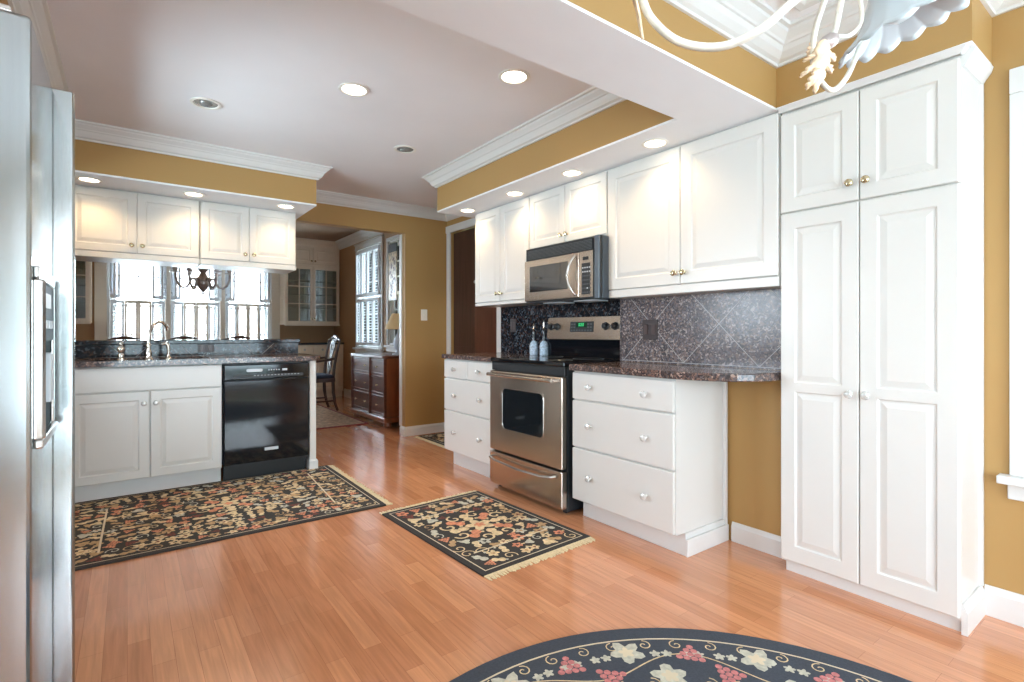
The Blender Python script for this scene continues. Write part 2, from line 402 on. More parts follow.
# breakfast tray crown: a wide cove and an inner flat step
path = [(XL, YB), (XR, YB), (XR, 0.51), (2.42, 0.51), (2.42, 1.205), (XL, 1.205)]
struct('trim_2', MB().sweep(path, crown_prof(ZC - 0.001, 0.115, 0.125), closed=True), TRIMW)
stp = [(0.19, ZC), (0.19, ZC - 0.014), (0.20, ZC - 0.022), (0.225, ZC - 0.02), (0.245, ZC - 0.010), (0.262, ZC - 0.010), (0.27, ZC)]
struct('trim_3', MB().sweep([(XL, YB), (2.42, YB), (2.42, 1.205), (XL, 1.205)], stp, closed=True), TRIMW)
# dining crown
struct('trim_4', MB().sweep([(-1.68, 5.2), (DX, 5.2), (DX, 9.06), (DX, DY), (-1.68, DY)], crown_prof(ZD - 0.001, 0.13, 0.11), closed=True), TRIMW)

def base_prof(h=0.10, t=0.014): return [(0, 0), (t, 0), (t, h * 0.78), (t * 0.6, h * 0.9), (t * 0.3, h), (0, h)]
struct('baseboard_right', MB().sweep([(XR, -2.6), (XR, 0.53)], base_prof(0.115)), TRIMW)
struct('baseboard_niche', MB().sweep([(2.575, 1.196), (2.575, 1.512)], base_prof(0.10)), TRIMW)
struct('baseboard_back', MB().sweep([(XH, BY), (2.365, BY), (2.365, 5.2)], base_prof(0.10)), TRIMW)
struct('baseboard_dining', MB().sweep([(DX, 5.2), (DX, 8.88)], base_prof(0.14)), TRIMW)
struct('baseboard_hall', MB().sweep([(XH, 3.83), (XH, 4.02)], base_prof(0.10)), TRIMW)

# opening trim on the jamb to the dining room
struct('trim_5', MB().box(2.353, 2.365, 5.165, 5.215, 0.1, 2.15), TRIMW)

# walnut bifold door in the hall wall, with its casing
m = MB()
m.box(XH - 0.018, XH, 4.03, 4.10, 0, 2.20).box(XH - 0.018, XH, 5.0, 5.075, 0, 2.20).box(XH - 0.022, XH, 4.02, 5.085, 2.20, 2.275)
struct('trim_6', m, TRIMW, bevel=0.003)
door = MB().box(XH + 0.03, XH + 0.065, 4.56, 4.995, 0.01, 2.19).box(XH + 0.028, XH + 0.03, 4.60, 4.95, 0.2, 0.95)
struct('door_1', door, WALNUT, bevel=0.003)
struct('door_2', MB().box(XH + 0.02, XH + 0.055, 4.105, 4.545, 0.01, 2.19), mat('walnut_door_wood_red', (84, 50, 38), 0.3, var=0.25, scale=4, stretch=(8, 8, 0.6)), bevel=0.003)
kn = MB().lathe([(0.008, 0), (0.008, 0.012), (0.016, 0.02), (0.018, 0.03), (0.012, 0.036)], (0, 0, 0), 14, ax='x')
o = kn.build('door_knob', CRYSTAL, bpy.data.objects['door_2'], loc=(XH + 0.02, 4.50, 1.62), smooth=True); o.rotation_euler = (0, 0, PI)
o = MB().box(-0.004, 0, -0.02, 0.02, -0.045, 0.045).build('door_latch', CHROME, bpy.data.objects['door_2'], loc=(XH + 0.02, 4.52, 2.11))

# ------------------------------------------------------------------ windows
def window_unit(name, w, z0, z1, loc, rz, cas=0.09, cols=2, rows=3, sill=True, head=True, parent=None):
    """local: opening x 0..w, room towards -y; casing outside the opening, sashes inside it"""
    m = MB()
    e_ = 0.01 if head else 0
    m.box(-cas, 0, -0.02, 0.0, z0, z1).box(w, w + cas, -0.02, 0.0, z0, z1).box(-cas - e_, w + cas + e_, -0.025, 0.0, z1, z1 + cas * 1.1)
    if head: m.box(-cas - 0.025, w + cas + 0.025, -0.04, 0.0, z1 + cas * 1.1, z1 + cas * 1.1 + 0.02)
    m.box(0, 0.03, 0, 0.10, z0, z1).box(w - 0.03, w, 0, 0.10, z0, z1).box(0.03, w - 0.03, 0, 0.10, z1 - 0.03, z1).box(0.03, w - 0.03, 0, 0.10, z0, z0 + 0.03)
    fr = struct(name, m, TRIMW, loc=loc, rz=rz, bevel=0.003)
    if sill:
        MB().box(-cas - 0.03, w + cas + 0.03, -0.06, 0.0, z0 - 0.03, z0).box(-cas - 0.005, w + cas + 0.005, -0.022, 0.0, z0 - 0.09, z0 - 0.03).build('window_sill', TRIMW, fr, bevel=0.004)
    m = MB(); zm = (z0 + z1) / 2
    for a, b in ((z0 + 0.03, zm + 0.02), (zm - 0.02, z1 - 0.03)):
        y = 0.045 if a < zm - 0.1 else 0.07
        m.box(0.03, 0.07, y, y + 0.025, a, b).box(w - 0.07, w - 0.03, y, y + 0.025, a, b).box(0.07, w - 0.07, y, y + 0.025, a, a + 0.04).box(0.07, w - 0.07, y, y + 0.025, b - 0.04, b)
        for i in range(1, cols): xx = 0.07 + (w - 0.14) * i / cols; m.box(xx - 0.009, xx + 0.009, y + 0.004, y + 0.02, a + 0.04, b - 0.04)
        for j in range(1, rows): zz = a + 0.04 + (b - a - 0.08) * j / rows; m.box(0.07, w - 0.07, y + 0.005, y + 0.019, zz - 0.009, zz + 0.009)
    m.build('window_frame', TRIMW, fr)
    MB().box(0.07, w - 0.07, 0.057, 0.061, z0 + 0.05, zm).box(0.07, w - 0.07, 0.082, 0.086, zm, z1 - 0.05).build('window_pane', GLASS, fr)
    return fr
# three dining windows (facing the camera) with a mullion casing between them
for k, x0 in enumerate((-0.20, 0.53, 1.26)):
    window_unit('window_%d' % (k + 1), 0.66, 0.58, 2.42, (x0, DY, 0), 0, cas=0.035, cols=2, rows=2, head=False)
struct('trim_7', MB().box(-0.375, -0.235, DY - 0.03, DY, 0.5, 2.45).box(1.955, 2.08, DY - 0.03, DY, 0.5, 2.45).box(0.46, 0.53, DY - 0.035, DY, 0.5, 2.45).box(1.19, 1.26, DY - 0.035, DY, 0.5, 2.45).box(-0.375, 2.08, DY - 0.04, DY, 2.45, 2.56), SHUTW, bevel=0.004)
# right dining wall windows (local x runs towards -y)
window_unit('window_4', 0.95, 0.86, 2.42, (DX, 8.22, 0), -PI / 2, cas=0.075, cols=2, rows=3)
window_unit('window_5', 0.40, 0.92, 2.40, (DX, 7.00, 0), -PI / 2, cas=0.04, cols=2, rows=3, head=False)
# breakfast window at the right picture edge, patio doors and left window out of view
window_unit('window_6', 2.30, 0.56, 2.00, (XR, 0.372, 0), -PI / 2, cas=0.085, cols=4, rows=2, head=False)
window_unit('window_7', 2.1, 0.5, 2.15, (XL, -2.1, 0), PI / 2, cas=0.08, cols=4, rows=2)
window_unit('window_9', 1.3, 1.02, 2.02, (XL, 2.65, 0), PI / 2, cas=0.07, cols=3, rows=2)  # unseen window added to bring more light into the kitchen
window_unit('window_8', 3.0, 0.02, 2.15, (2.4, YB, 0), PI, cas=0.08, cols=4, rows=2, sill=False)

# ------------------------------------------------------------------ outdoors
struct('ground', MB().box(-16, 20, -18, 26, -0.35, -0.25), LAWN)
struct('patio', MB().box(-5, 7, -7.5, -2.75, -0.25, -0.06), mat('bounce_paving', (206, 204, 198), 0.8, var=0.05, scale=3))  # unseen pale paving, added to throw light up onto the ceilings
def hedge(x0, x1, y0, y1, h, seed):
    bm = bmesh.new(); rnd = random.Random(seed)
    nx = max(2, int((x1 - x0) / 0.5)); ny = max(2, int((y1 - y0) / 0.5)); nz = max(2, int(h / 0.5))
    m = MB().box(x0, x1, y0, y1, -0.25, h)
    me = bpy.data.meshes.new('hedge'); me.from_pydata(m.v, [], m.f); bm.from_mesh(me)
    bmesh.ops.subdivide_edges(bm, edges=bm.edges, cuts=10, use_grid_fill=True)
    for v in bm.verts:
        v.co += Vector([rnd.uniform(-0.18, 0.18) for _ in range(3)]) * (1 if v.co.z > 0 else 0.2)
    bm.to_mesh(me); bm.free(); me.materials.append(HEDGE)
    o = bpy.data.objects.new('hedge', me); C.objects.link(o); return o
tag(hedge(-6, 8, -11, -9.6, 2.2, 1), 'long clipped green hedge beyond the patio doors', 'hedge')
tag(hedge(9, 10.5, -8, 3.5, 1.9, 2), 'green hedge beyond the side window of the breakfast area', 'hedge')

# ------------------------------------------------------------------ cabinetry
def door_mesh(w, h, panels, t=0.02, raised=True):
    """local x 0..w, z 0..h, back y=0, front y=-t"""
    m = MB(); c = 0.0035
    m.add([(0, 0, 0), (w, 0, 0), (w, 0, h), (0, 0, h), (0, -t + c, 0), (w, -t + c, 0), (w, -t + c, h), (0, -t + c, h), (c, -t, c), (w - c, -t, c), (w - c, -t, h - c), (c, -t, h - c)],
          [(0, 1, 2, 3), (0, 4, 5, 1), (1, 5, 6, 2), (2, 6, 7, 3), (3, 7, 4, 0), (4, 8, 9, 5), (5, 9, 10, 6), (6, 10, 11, 7), (7, 11, 8, 4)])
    xs = sorted({c, w - c} | {v for p in panels for v in p[:2]}); zs = sorted({c, h - c} | {v for p in panels for v in p[2:]})
    for i in range(len(xs) - 1):
        for j in range(len(zs) - 1):
            cx, cz = (xs[i] + xs[i + 1]) / 2, (zs[j] + zs[j + 1]) / 2
            if any(p[0] < cx < p[1] and p[2] < cz < p[3] for p in panels): continue
            m.add([(xs[i], -t, zs[j]), (xs[i + 1], -t, zs[j]), (xs[i + 1], -t, zs[j + 1]), (xs[i], -t, zs[j + 1])], [(0, 1, 2, 3)])
    rings = [(0, 0), (0.004, 0.004), (0.006, 0.0065), (0.012, 0.0065), (0.034, 0.0012), (0.037, 0.0012)] if raised else [(0, 0), (0.004, 0.008)]
    for (a, b, c0, d) in panels:
        pr = None
        for ins, dep in rings:
            q = [(a + ins, -t + dep, c0 + ins), (b - ins, -t + dep, c0 + ins), (b - ins, -t + dep, d - ins), (a + ins, -t + dep, d - ins)]
            if pr: m.add(pr + q, [(i, (i + 1) % 4, 4 + (i + 1) % 4, 4 + i) for i in range(4)])
            pr = q
        m.add(pr, [(0, 1, 2, 3)])
    return m
KNOB = {}
def knob(parent, x, z, kind, y=-0.02):
    if kind not in KNOB:
        m = MB()
        if kind == 'crystal': m.lathe([(0.008, 0), (0.008, 0.004), (0.005, 0.008), (0.005, 0.014), (0.013, 0.017), (0.018, 0.024), (0.0165, 0.031), (0.009, 0.035)], n=12, ax='-y')
        else: m.lathe([(0.009, 0), (0.009, 0.003), (0.005, 0.007), (0.005, 0.014), (0.012, 0.018), (0.0165, 0.023), (0.015, 0.028), (0.007, 0.032)], n=12, ax='-y')
        o = m.build('knob', [CRYSTAL if kind == 'crystal' else BRASS], parent, loc=(x, y, z), smooth=True); KNOB[kind] = o.data
    else:
        o = bpy.data.objects.new('knob', KNOB[kind]); C.objects.link(o); o.parent = parent; o.location = (x, y, z)
    return o
def panel_door(parent, x, z, w, h, kx=None, kz=None, kkind='brass', rail=0.058, panels=None, m=None):
    if panels is None: panels = [(rail, w - rail, rail, h - rail)]
    d = door_mesh(w, h, panels).build('door', m or WHITE, parent, loc=(x, 0, z))
    if kx is not None: knob(d, kx, kz, kkind)
    return d
def drawer(parent, x, z, w, h, knobs=(), m=None):
    mb = MB().box(0, w, -0.02, 0, 0, h)
    d = mb.build('drawer_front', m or WHITE, parent, loc=(x, 0, z), bevel=0.005)
    for kx in knobs: knob(d, kx, h / 2, 'crystal')
    return d

RZ = -PI / 2     # right-hand run: local x runs towards the camera, front faces -x
# --- right base: three wide drawers
t = thing('base_cabinet', 'white base cabinet with three wide drawers to the near side of the stove', 'cabinet', (2.14, 2.262, 0), RZ)
w = 0.712
MB().box(0, w, 0, 0.42, 0.112, 0.872).build('body', WHITE, t)
drawer(t, 0.002, 0.710, w - 0.004, 0.155, (0.15, 0.545)); drawer(t, 0.002, 0.430, w - 0.004, 0.272, (0.15, 0.545)); drawer(t, 0.002, 0.118, w - 0.004, 0.304, (0.15, 0.545))
MB().box(0.01, w + 0.012, 0.062, 0.42, 0, 0.112).box(w + 0.012, w + 0.026, 0.058, 0.42, 0, 0.085).box(w, w + 0.02, 0.40, 0.42, 0.0, 0.872).build('toe_kick', TRIMW, t, bevel=0.003)
# --- left base: two small drawers over two wide
t = thing('base_cabinet', 'white base cabinet with four drawers on the hall side of the stove', 'cabinet', (2.14, 3.81, 0), RZ)
w = 0.722
MB().box(0, w, 0, 0.575, 0.128, 0.882).build('body', WHITE, t)
drawer(t, 0.002, 0.732, w / 2 - 0.004, 0.146, (0.18,)); drawer(t, w / 2 + 0.002, 0.732, w / 2 - 0.004, 0.146, (0.18,))
drawer(t, 0.002, 0.468, w - 0.004, 0.256, (0.18, 0.56)); drawer(t, 0.002, 0.136, w - 0.004, 0.324, (0.18, 0.56))
MB().box(0.01, w, 0.065, 0.575, 0, 0.128).build('toe_kick', TRIMW, t)

# --- countertops
def arc(cx, cy, r, a0, a1, n=8): return [(cx + r * math.cos(R(a0 + (a1 - a0) * i / n)), cy + r * math.sin(R(a0 + (a1 - a0) * i / n))) for i in range(n + 1)]
poly = [(2.10, 2.268), (2.10, 1.60), (2.105, 1.50), (2.125, 1.41), (2.16, 1.335), (2.21, 1.275), (2.275, 1.232), (2.35, 1.205), (2.42, 1.198), (2.573, 1.198), (2.573, 2.268)]
tag(MB().prism(poly, 0.876, 0.914).build('countertop', GRAN, bevel=0.006), 'speckled granite countertop with a curved end meeting the tall pantry', 'countertop')
tag(MB().prism([(2.10, 3.089), (2.715, 3.089), (2.715, 3.822), (2.10, 3.822)], 0.886, 0.922).build('countertop', GRAN, bevel=0.006), 'short granite countertop over the four-drawer cabinet by the dark door', 'countertop')

# --- splashes
def grout_lines(m, segs, y):
    for (x0, z0, x1, z1) in segs:
        d = Vector((x1 - x0, 0, z1 - z0)); L = d.length; d.normalize(); n = Vector((-d.z, 0, d.x)) * 0.0016
        a = Vector((x0, y, z0)); b = Vector((x1, y, z1))
        m.add([tuple(a - n), tuple(b - n), tuple(b + n), tuple(a + n)], [(0, 1, 2, 3)], 1)
def clip(segs, x0, x1, z0, z1):
    out = []
    for a in segs:
        t0, t1 = 0.0, 1.0; dx, dz = a[2] - a[0], a[3] - a[1]; ok = True
        for p, q in ((-dx, a[0] - x0), (dx, x1 - a[0]), (-dz, a[1] - z0), (dz, z1 - a[1])):
            if abs(p) < 1e-9:
                if q < 0: ok = False
            else:
                r = q / p
                if p < 0: t0 = max(t0, r)
                else: t1 = min(t1, r)
        if ok and t0 < t1: out.append((a[0] + dx * t0, a[1] + dz * t0, a[0] + dx * t1, a[1] + dz * t1))
    return out
def diag(verts_x, zb, span=2.0):
    s = []
    for x in verts_x: s += [(x, zb, x + span, zb + span), (x, zb, x - span, zb + span)]
    return s
# right splash, local x = 2.27 - y
m = MB().box(0, 1.072, 0, 0.012, 0.915, 1.318, 0)
grout_lines(m, clip(diag([0.465 - 0.444 * 2, 0.465 - 0.444, 0.465, 0.909, 1.353], 0.925), 0.001, 1.071, 0.916, 1.317), -0.0006)
grout_lines(m, [(0.001, 0.925, 1.071, 0.925)], -0.0006)
tag(m.build('backsplash', [GRANS, GROUT], loc=(2.562, 2.270, 0), rz=RZ), 'grey speckled granite backsplash in diagonal tiles below the large upper cabinet', 'backsplash')
m = MB().box(0, 1.545, 0, 0.012, 0.92, 1.34, 0)
grout_lines(m, clip(diag([0.10, 0.544, 0.99, 1.43], 0.925), 0.001, 1.544, 0.93, 1.339), -0.0006)
tag(m.build('backsplash', [GRAND, mat('dark_grout', (78, 76, 80), 0.7)], loc=(2.706, 3.818, 0), rz=RZ), 'dark granite backsplash behind the stove and its bottles', 'backsplash')
# edge return of the furred wall
struct('trim_8', MB().box(2.55, 2.70, 2.268, 2.272, 0.915, 1.318), GRANS)

def outlet(label, loc, rz, w=0.085, h=0.115, m=DOUT, kind='toggle', cat='outlet'):
    t = thing('outlet' if cat == 'outlet' else 'light_switch', label, cat, loc, rz)
    MB().box(-w / 2, w / 2, -0.006, 0, -h / 2, h / 2).build('plate', m, t, bevel=0.002)
    if kind == 'double':
        for sx in (-w / 4, w / 4): MB().box(sx - 0.014, sx + 0.014, -0.009, -0.006, -0.03, 0.03).build('socket', mat('outlet_face', (66, 46, 42), 0.3), t, bevel=0.002)
    elif kind == 'toggle':
        MB().box(-0.006, 0.006, -0.014, -0.006, -0.012, 0.012).build('toggle', m, t, bevel=0.002)
    return t
outlet('dark brown double outlet plate on the grey granite splash', (2.562, 2.040, 1.118), RZ, 0.112, 0.12, DOUT, 'double')
outlet('small dark outlet plate on the dark splash beside the bottles', (2.706, 3.63, 1.16), RZ, 0.08, 0.115, DOUT, 'double')
outlet('white switch plate on the gold wall at the dining opening', (2.585, BY, 1.29), 0, 0.075, 0.12, SWP, 'toggle', 'switch')

# --- pantry
t = thing('pantry_cabinet', 'tall white pantry cabinet with four raised panel doors', 'cabinet', (2.44, 1.188, 0), RZ)
w = 0.644
MB().box(0, w, 0, 0.256, 0.05, 2.122).build('body', WHITE, t)
hw = w / 2
for i in (0, 1):
    x = 0.003 + i * (hw - 0.001); dw = hw - 0.005
    panel_door(t, x, 1.648, dw, 2.098 - 1.648, dw - 0.028 if i == 0 else 0.028, 0.072, 'brass', 0.06)
    d = panel_door(t, x, 0.062, dw, 1.578, dw - 0.028 if i == 0 else 0.028, 0.782, 'crystal',
                   panels=[(0.062, dw - 0.062, 0.07, 0.772), (0.062, dw - 0.062, 0.812, 1.51)])
MB().box(0.01, w, 0.02, 0.256, 0, 0.05).build('toe_kick', TRIMW, t)
MB().sweep([(w, 0.256), (w, -0.02), (0, -0.02)][::-1], [(0, 2.108), (-0.006, 2.108), (-0.010, 2.114), (-0.022, 2.126), (-0.026, 2.1285), (0, 2.1285)]).build('cornice', TRIMW, t)
MB().sweep([(w, 0.256), (w, 0.0)][::-1], [(0, 2.07), (-0.01, 2.07), (-0.018, 2.085), (-0.034, 2.108), (-0.040, 2.1285), (0, 2.1285)]).build('cornice', TRIMW, t)
MB().sweep([(w, 0.256), (w, 0.0)][::-1], [(0, 0), (-0.018, 0), (-0.018, 0.08), (-0.006, 0.11), (0, 0.11)]).build('side_base', TRIMW, t)
MB().box(w, w + 0.012, 0.236, 0.256, 0.11, 2.07).build('side_strip', TRIMW, t)

# --- upper cabinets on the right wall
def upper(label, y_far, width, z0, z1, xf=2.44, depth=0.255, kz=0.06, rail=0.055, rail_h=0.03, group=None):
    t = thing('wall_cabinet', label, 'cabinet', (xf, y_far, 0), RZ, group)
    MB().box(0, width, 0, depth, z0, z1).build('body', WHITE, t)
    hw = width / 2; dz0 = z0 + rail_h; h = z1 - 0.012 - dz0
    panel_door(t, 0.003, dz0, hw - 0.005, h, hw - 0.005 - 0.026, kz, 'brass', rail)
    panel_door(t, hw + 0.002, dz0, hw - 0.005, h, 0.026, kz, 'brass', rail)
    MB().box(0, width, -0.018, 0.0, z0, dz0 - 0.004).build('light_rail', WHITE, t, bevel=0.004)
    return t
upper('narrow white upper cabinet beside the dark walnut door', 3.805, 0.752, 1.325, ZS - 0.002)
upper('short white upper cabinet mounted over the microwave', 3.050, 0.785, 1.712, ZS - 0.002, kz=0.05, rail=0.05, rail_h=0.012)
upper('large white upper cabinet between microwave and pantry', 2.262, 1.068, 1.315, ZS - 0.002, rail=0.066, depth=0.255, rail_h=0.05)

# --- microwave
t = thing('microwave', 'stainless over-the-range microwave with black vent grille and arched handle', 'microwave', (2.345, 2.990, 1.312), RZ)
w, h = 0.742, 0.392
MB().box(0, w, 0.02, 0.36, 0, h).build('body', mat('microwave_side_grey', (72, 80, 88), 0.25, 0.4), t, bevel=0.004)
MB().box(0, w, 0, 0.02, 0, h).build('front_frame', BLACK, t, bevel=0.003)
m = MB().box(0.03, w - 0.06, -0.006, 0.0, h - 0.082, h - 0.012, 0)
for k in range(7): m.box(0.035, w - 0.065, -0.010, -0.004, h - 0.076 + k * 0.009, h - 0.072 + k * 0.009, 1)
m.build('vent_grille', [BLACK, DOVEN], t)
d = MB().box(0.008, 0.575, -0.022, 0, 0.012, h - 0.09).build('door', STEELW, t, bevel=0.006)
MB().box(0.07, 0.47, -0.0235, -0.021, 0.075, h - 0.135).build('window', mat('microwave_window', (92, 94, 96), 0.05, 0.75), d, bevel=0.002)
pts = [(0.545, -0.024, 0.03), (0.540, -0.045, 0.05), (0.520, -0.062, 0.10), (0.508, -0.066, 0.155), (0.520, -0.062, 0.21), (0.540, -0.045, 0.26), (0.548, -0.024, 0.285)]
MB().tube(pts, 0.009, 8).build('handle', STEEL, d, smooth=True)
m = MB().box(0.58, w - 0.045, -0.02, 0, 0.012, h - 0.09, 0).box(0.60, w - 0.07, -0.022, -0.02, 0.03, h - 0.165, 1).box(0.61, w - 0.085, -0.0225, -0.02, h - 0.145, h - 0.125, 1)
for r_ in range(7):
    for c_ in range(4): m.box(0.606 + c_ * 0.02, 0.617 + c_ * 0.02, -0.0232, -0.022, 0.038 + r_ * 0.026, 0.046 + r_ * 0.026, 2 if (r_ in (5, 6) or (r_ == 1 and c_ == 2)) else 3)
m.build('control_panel', [STEELW, BLACK, GREYP, DOVEN], t)
MB().box(w - 0.04, w - 0.002, -0.012, 0.0, 0.0, h).build('side_trim', mat('blue_grey_trim', (112, 124, 136), 0.25, 0.6), t, bevel=0.002)
MB().box(0.12, 0.30, 0.06, 0.2, -0.006, 0).build('lamp_cover', GREYP, t)
MB().box(0.44, 0.62, 0.06, 0.2, -0.006, 0).build('lamp_cover', GREYP, t)

# --- range
t = thing('stove', 'stainless steel stove with black glass cooktop and lower drawer', 'stove', (2.105, 3.082, 0), RZ)
w = 0.772
MB().box(0, w, 0.025, 0.59, 0.018, 0.895).build('body', mat('range_side_black', (38, 44, 50), 0.3), t, bevel=0.003)
for fx_ in (0.03, w - 0.06):
    for fy_ in (0.04, 0.5): MB().box(fx_, fx_ + 0.03, fy_, fy_ + 0.03, 0, 0.018).build('foot', BLACK, t)
MB().box(-0.004, w + 0.004, -0.012, 0.53, 0.895, 0.922).build('cooktop', BLACKG, t, bevel=0.006)
for bx, by, br in ((0.2, 0.14, 0.105), (0.57, 0.14, 0.085), (0.2, 0.40, 0.08), (0.57, 0.40, 0.105)):
    MB().tube([(bx + br * math.cos(2 * PI * k / 32), by + br * math.sin(2 * PI * k / 32), 0.9222) for k in range(32)], 0.0012, 4, closed=True).build('burner_ring', DOVEN, t)
MB().box(0, w, 0.0, 0.025, 0.835, 0.893).build('front_band', BLACK, t, bevel=0.003)
dm = MB().box(0.004, w - 0.004, -0.022, 0.024, 0.275, 0.832, 0)
d = dm.build('oven_door', STEELW, t, bevel=0.008)
# rounded oven window with steel rim
def rrect(x0, x1, z0, z1, r, n=5):
    return ([(x1 - r + r * math.cos(R(a)), z1 - r + r * math.sin(R(a))) for a in [90 * i / n for i in range(n + 1)]] + [(x0 + r + r * math.cos(R(90 + a)), z1 - r + r * math.sin(R(90 + a))) for a in [90 * i / n for i in range(n + 1)]] +
            [(x0 + r + r * math.cos(R(180 + a)), z0 + r + r * math.sin(R(180 + a))) for a in [90 * i / n for i in range(n + 1)]] + [(x1 - r + r * math.cos(R(270 + a)), z0 + r + r * math.sin(R(270 + a))) for a in [90 * i / n for i in range(n + 1)]])
def vprism(m, poly, y0, y1, mi=0):
    n = len(poly); m.add([(x, y0, z) for x, z in poly] + [(x, y1, z) for x, z in poly], [tuple(range(n)), tuple(range(2 * n - 1, n - 1, -1))] + [(i, (i + 1) % n, n + (i + 1) % n, n + i) for i in range(n)], mi)
m = MB(); vprism(m, rrect(0.165, 0.60, 0.44, 0.715, 0.035), -0.0245, -0.020, 0)
m.tube([(x, -0.0245, z) for x, z in rrect(0.162, 0.603, 0.437, 0.718, 0.037)], 0.0035, 6, 1, closed=True)
m.build('oven_window', [DARKGL, STEEL], d)
m = MB().tube([(0.035, -0.062, 0.808), (w - 0.05, -0.062, 0.808)], 0.0125, 10)
for hx in (0.05, w - 0.065): m.box(hx - 0.01, hx + 0.01, -0.06, -0.02, 0.80, 0.816)
m.build('handle', STEEL, d, smooth=True)
d = MB().box(0.004, w - 0.004, -0.022, 0.024, 0.036, 0.262).build('storage_drawer', STEELW, t, bevel=0.006)
pts = [(0.035, -0.024, 0.228), (0.05, -0.050, 0.226), (0.12, -0.060, 0.216), (0.38, -0.064, 0.205), (0.62, -0.060, 0.213), (0.70, -0.050, 0.222), (0.715, -0.024, 0.226)]
MB().tube(pts, 0.010, 8).build('handle', STEEL, d, smooth=True)
m = MB().box(0.05, 0.06, -0.001, 0.004, 0.262, 0.275)
# backguard
bg = MB()
bg.add([(0, 0.53, 0.922), (w, 0.53, 0.922), (w, 0.53, 1.045), (0, 0.53, 1.045), (0, 0.545, 1.21), (w, 0.545, 1.21), (w, 0.595, 1.21), (0, 0.595, 1.21), (w, 0.595, 0.922), (0, 0.595, 0.922)],
       [(0, 1, 2, 3), (3, 2, 5, 4), (4, 5, 6, 7), (7, 6, 8, 9), (0, 3, 4, 7, 9), (1, 8, 6, 5, 2)])
b_ = bg.build('backguard', BLACKG, t)
pn = MB(); vprism(pn, rrect(0.002, w - 0.002, 0, 0.165, 0.018), -0.014, 0.0)
pf = pn.build('control_panel', STEELW, t, loc=(0, 0.528, 1.048), rot=(R(-5), 0, 0), bevel=0.003)
MB().box(0.26, 0.50, -0.016, -0.013, 0.055, 0.130).build('key_pad', BLACK, pf, bevel=0.002)
m = MB()
for r_ in range(3):
    for c_ in range(8):
        if 2 <= c_ <= 5 and r_ > 0: continue
        m.box(0.27 + c_ * 0.028, 0.287 + c_ * 0.028, -0.0175, -0.0158, 0.062 + r_ * 0.022, 0.072 + r_ * 0.022)
m.build('key', DOVEN, pf)
MB().box(0.325, 0.435, -0.0175, -0.0158, 0.088, 0.124).build('display', mat('display_window', (18, 60, 40), 0.2), pf)
m = MB()
for k in range(3):
    x0 = 0.352 + k * 0.02
    m.box(x0, x0 + 0.009, -0.0185, -0.0175, 0.116, 0.118).box(x0, x0 + 0.009, -0.0185, -0.0175, 0.096, 0.098).box(x0, x0 + 0.002, -0.0185, -0.0175, 0.098, 0.116).box(x0 + 0.007, x0 + 0.009, -0.0185, -0.0175, 0.098, 0.116)
m.build('clock_digits', GREEN, pf)
for kx in (0.045, 0.115, 0.615, 0.700):
    m = MB().lathe([(0.027, 0), (0.027, 0.004), (0.021, 0.006), (0.019, 0.024), (0.015, 0.027)], (kx, -0.014, 0.095), 18, ax='-y')
    m.box(kx - 0.004, kx + 0.004, -0.048, -0.036, 0.078, 0.112); m.build('control_knob', BLACK, pf, smooth=True)

# --- oil bottles at the back of the left counter
for i, (bx, by, lab, hh) in enumerate(((2.60, 3.215, 'blue and white ceramic bottle with dark neck, nearer the hall door', 0.25), (2.62, 3.115, 'blue and white ceramic bottle with dark neck, touching the stove backguard', 0.27))):
    t = thing('bottle', lab, 'bottle', (bx, by, 0.922)); r0 = 0.034
    MB().lathe([(r0 * 0.9, 0), (r0, 0.006), (r0, 0.075), (r0 * 0.8, 0.095), (0.014, 0.112)], n=20).build('bottle_body', CERAM, t, smooth=True)
    MB().lathe([(0.013, 0.110), (0.011, 0.17), (0.012, 0.19), (0.009, 0.2)], n=14).build('neck', BLACKG, t, smooth=True)
    MB().lathe([(0.008, 0.199), (0.013, 0.208), (0.007, 0.222), (0.011, 0.235), (0.004, hh)], n=14).build('stopper', CHROME, t, smooth=True)

# ------------------------------------------------------------------ peninsula
FY = 4.31
t = thing('sink_cabinet', 'white sink base cabinet with two raised panel doors beside the black dishwasher', 'cabinet', (-0.36, FY, 0), 0)
w = 0.915
MB().box(0, w, 0, 0.55, 0.112, 0.70).box(0, w, 0, 0.03, 0.70, 0.872).box(0, 0.02, 0.03, 0.55, 0.70, 0.872).box(w - 0.02, w, 0.03, 0.55, 0.70, 0.872).build('body', WHITE, t)
MB().box(0.003, w - 0.003, -0.02, 0, 0.708, 0.868).build('false_panel', WHITE, t, bevel=0.005)
panel_door(t, 0.056, 0.118, 0.424, 0.582, 0.424 - 0.03, 0.505, 'crystal', 0.055)
panel_door(t, 0.487, 0.118, 0.424, 0.582, 0.03, 0.505, 'crystal', 0.055)
MB().box(0, w, 0.055, 0.075, 0, 0.112).build('toe_kick', TRIMW, t)
t = thing('base_cabinet', 'white base cabinet end of the peninsula behind the refrigerator', 'cabinet', (-0.97, FY, 0), 0)
MB().box(0, 0.605, 0, 0.55, 0.112, 0.872).build('body', WHITE, t); panel_door(t, 0.01, 0.118, 0.58, 0.745, 0.55, 0.6, 'crystal', 0.055)

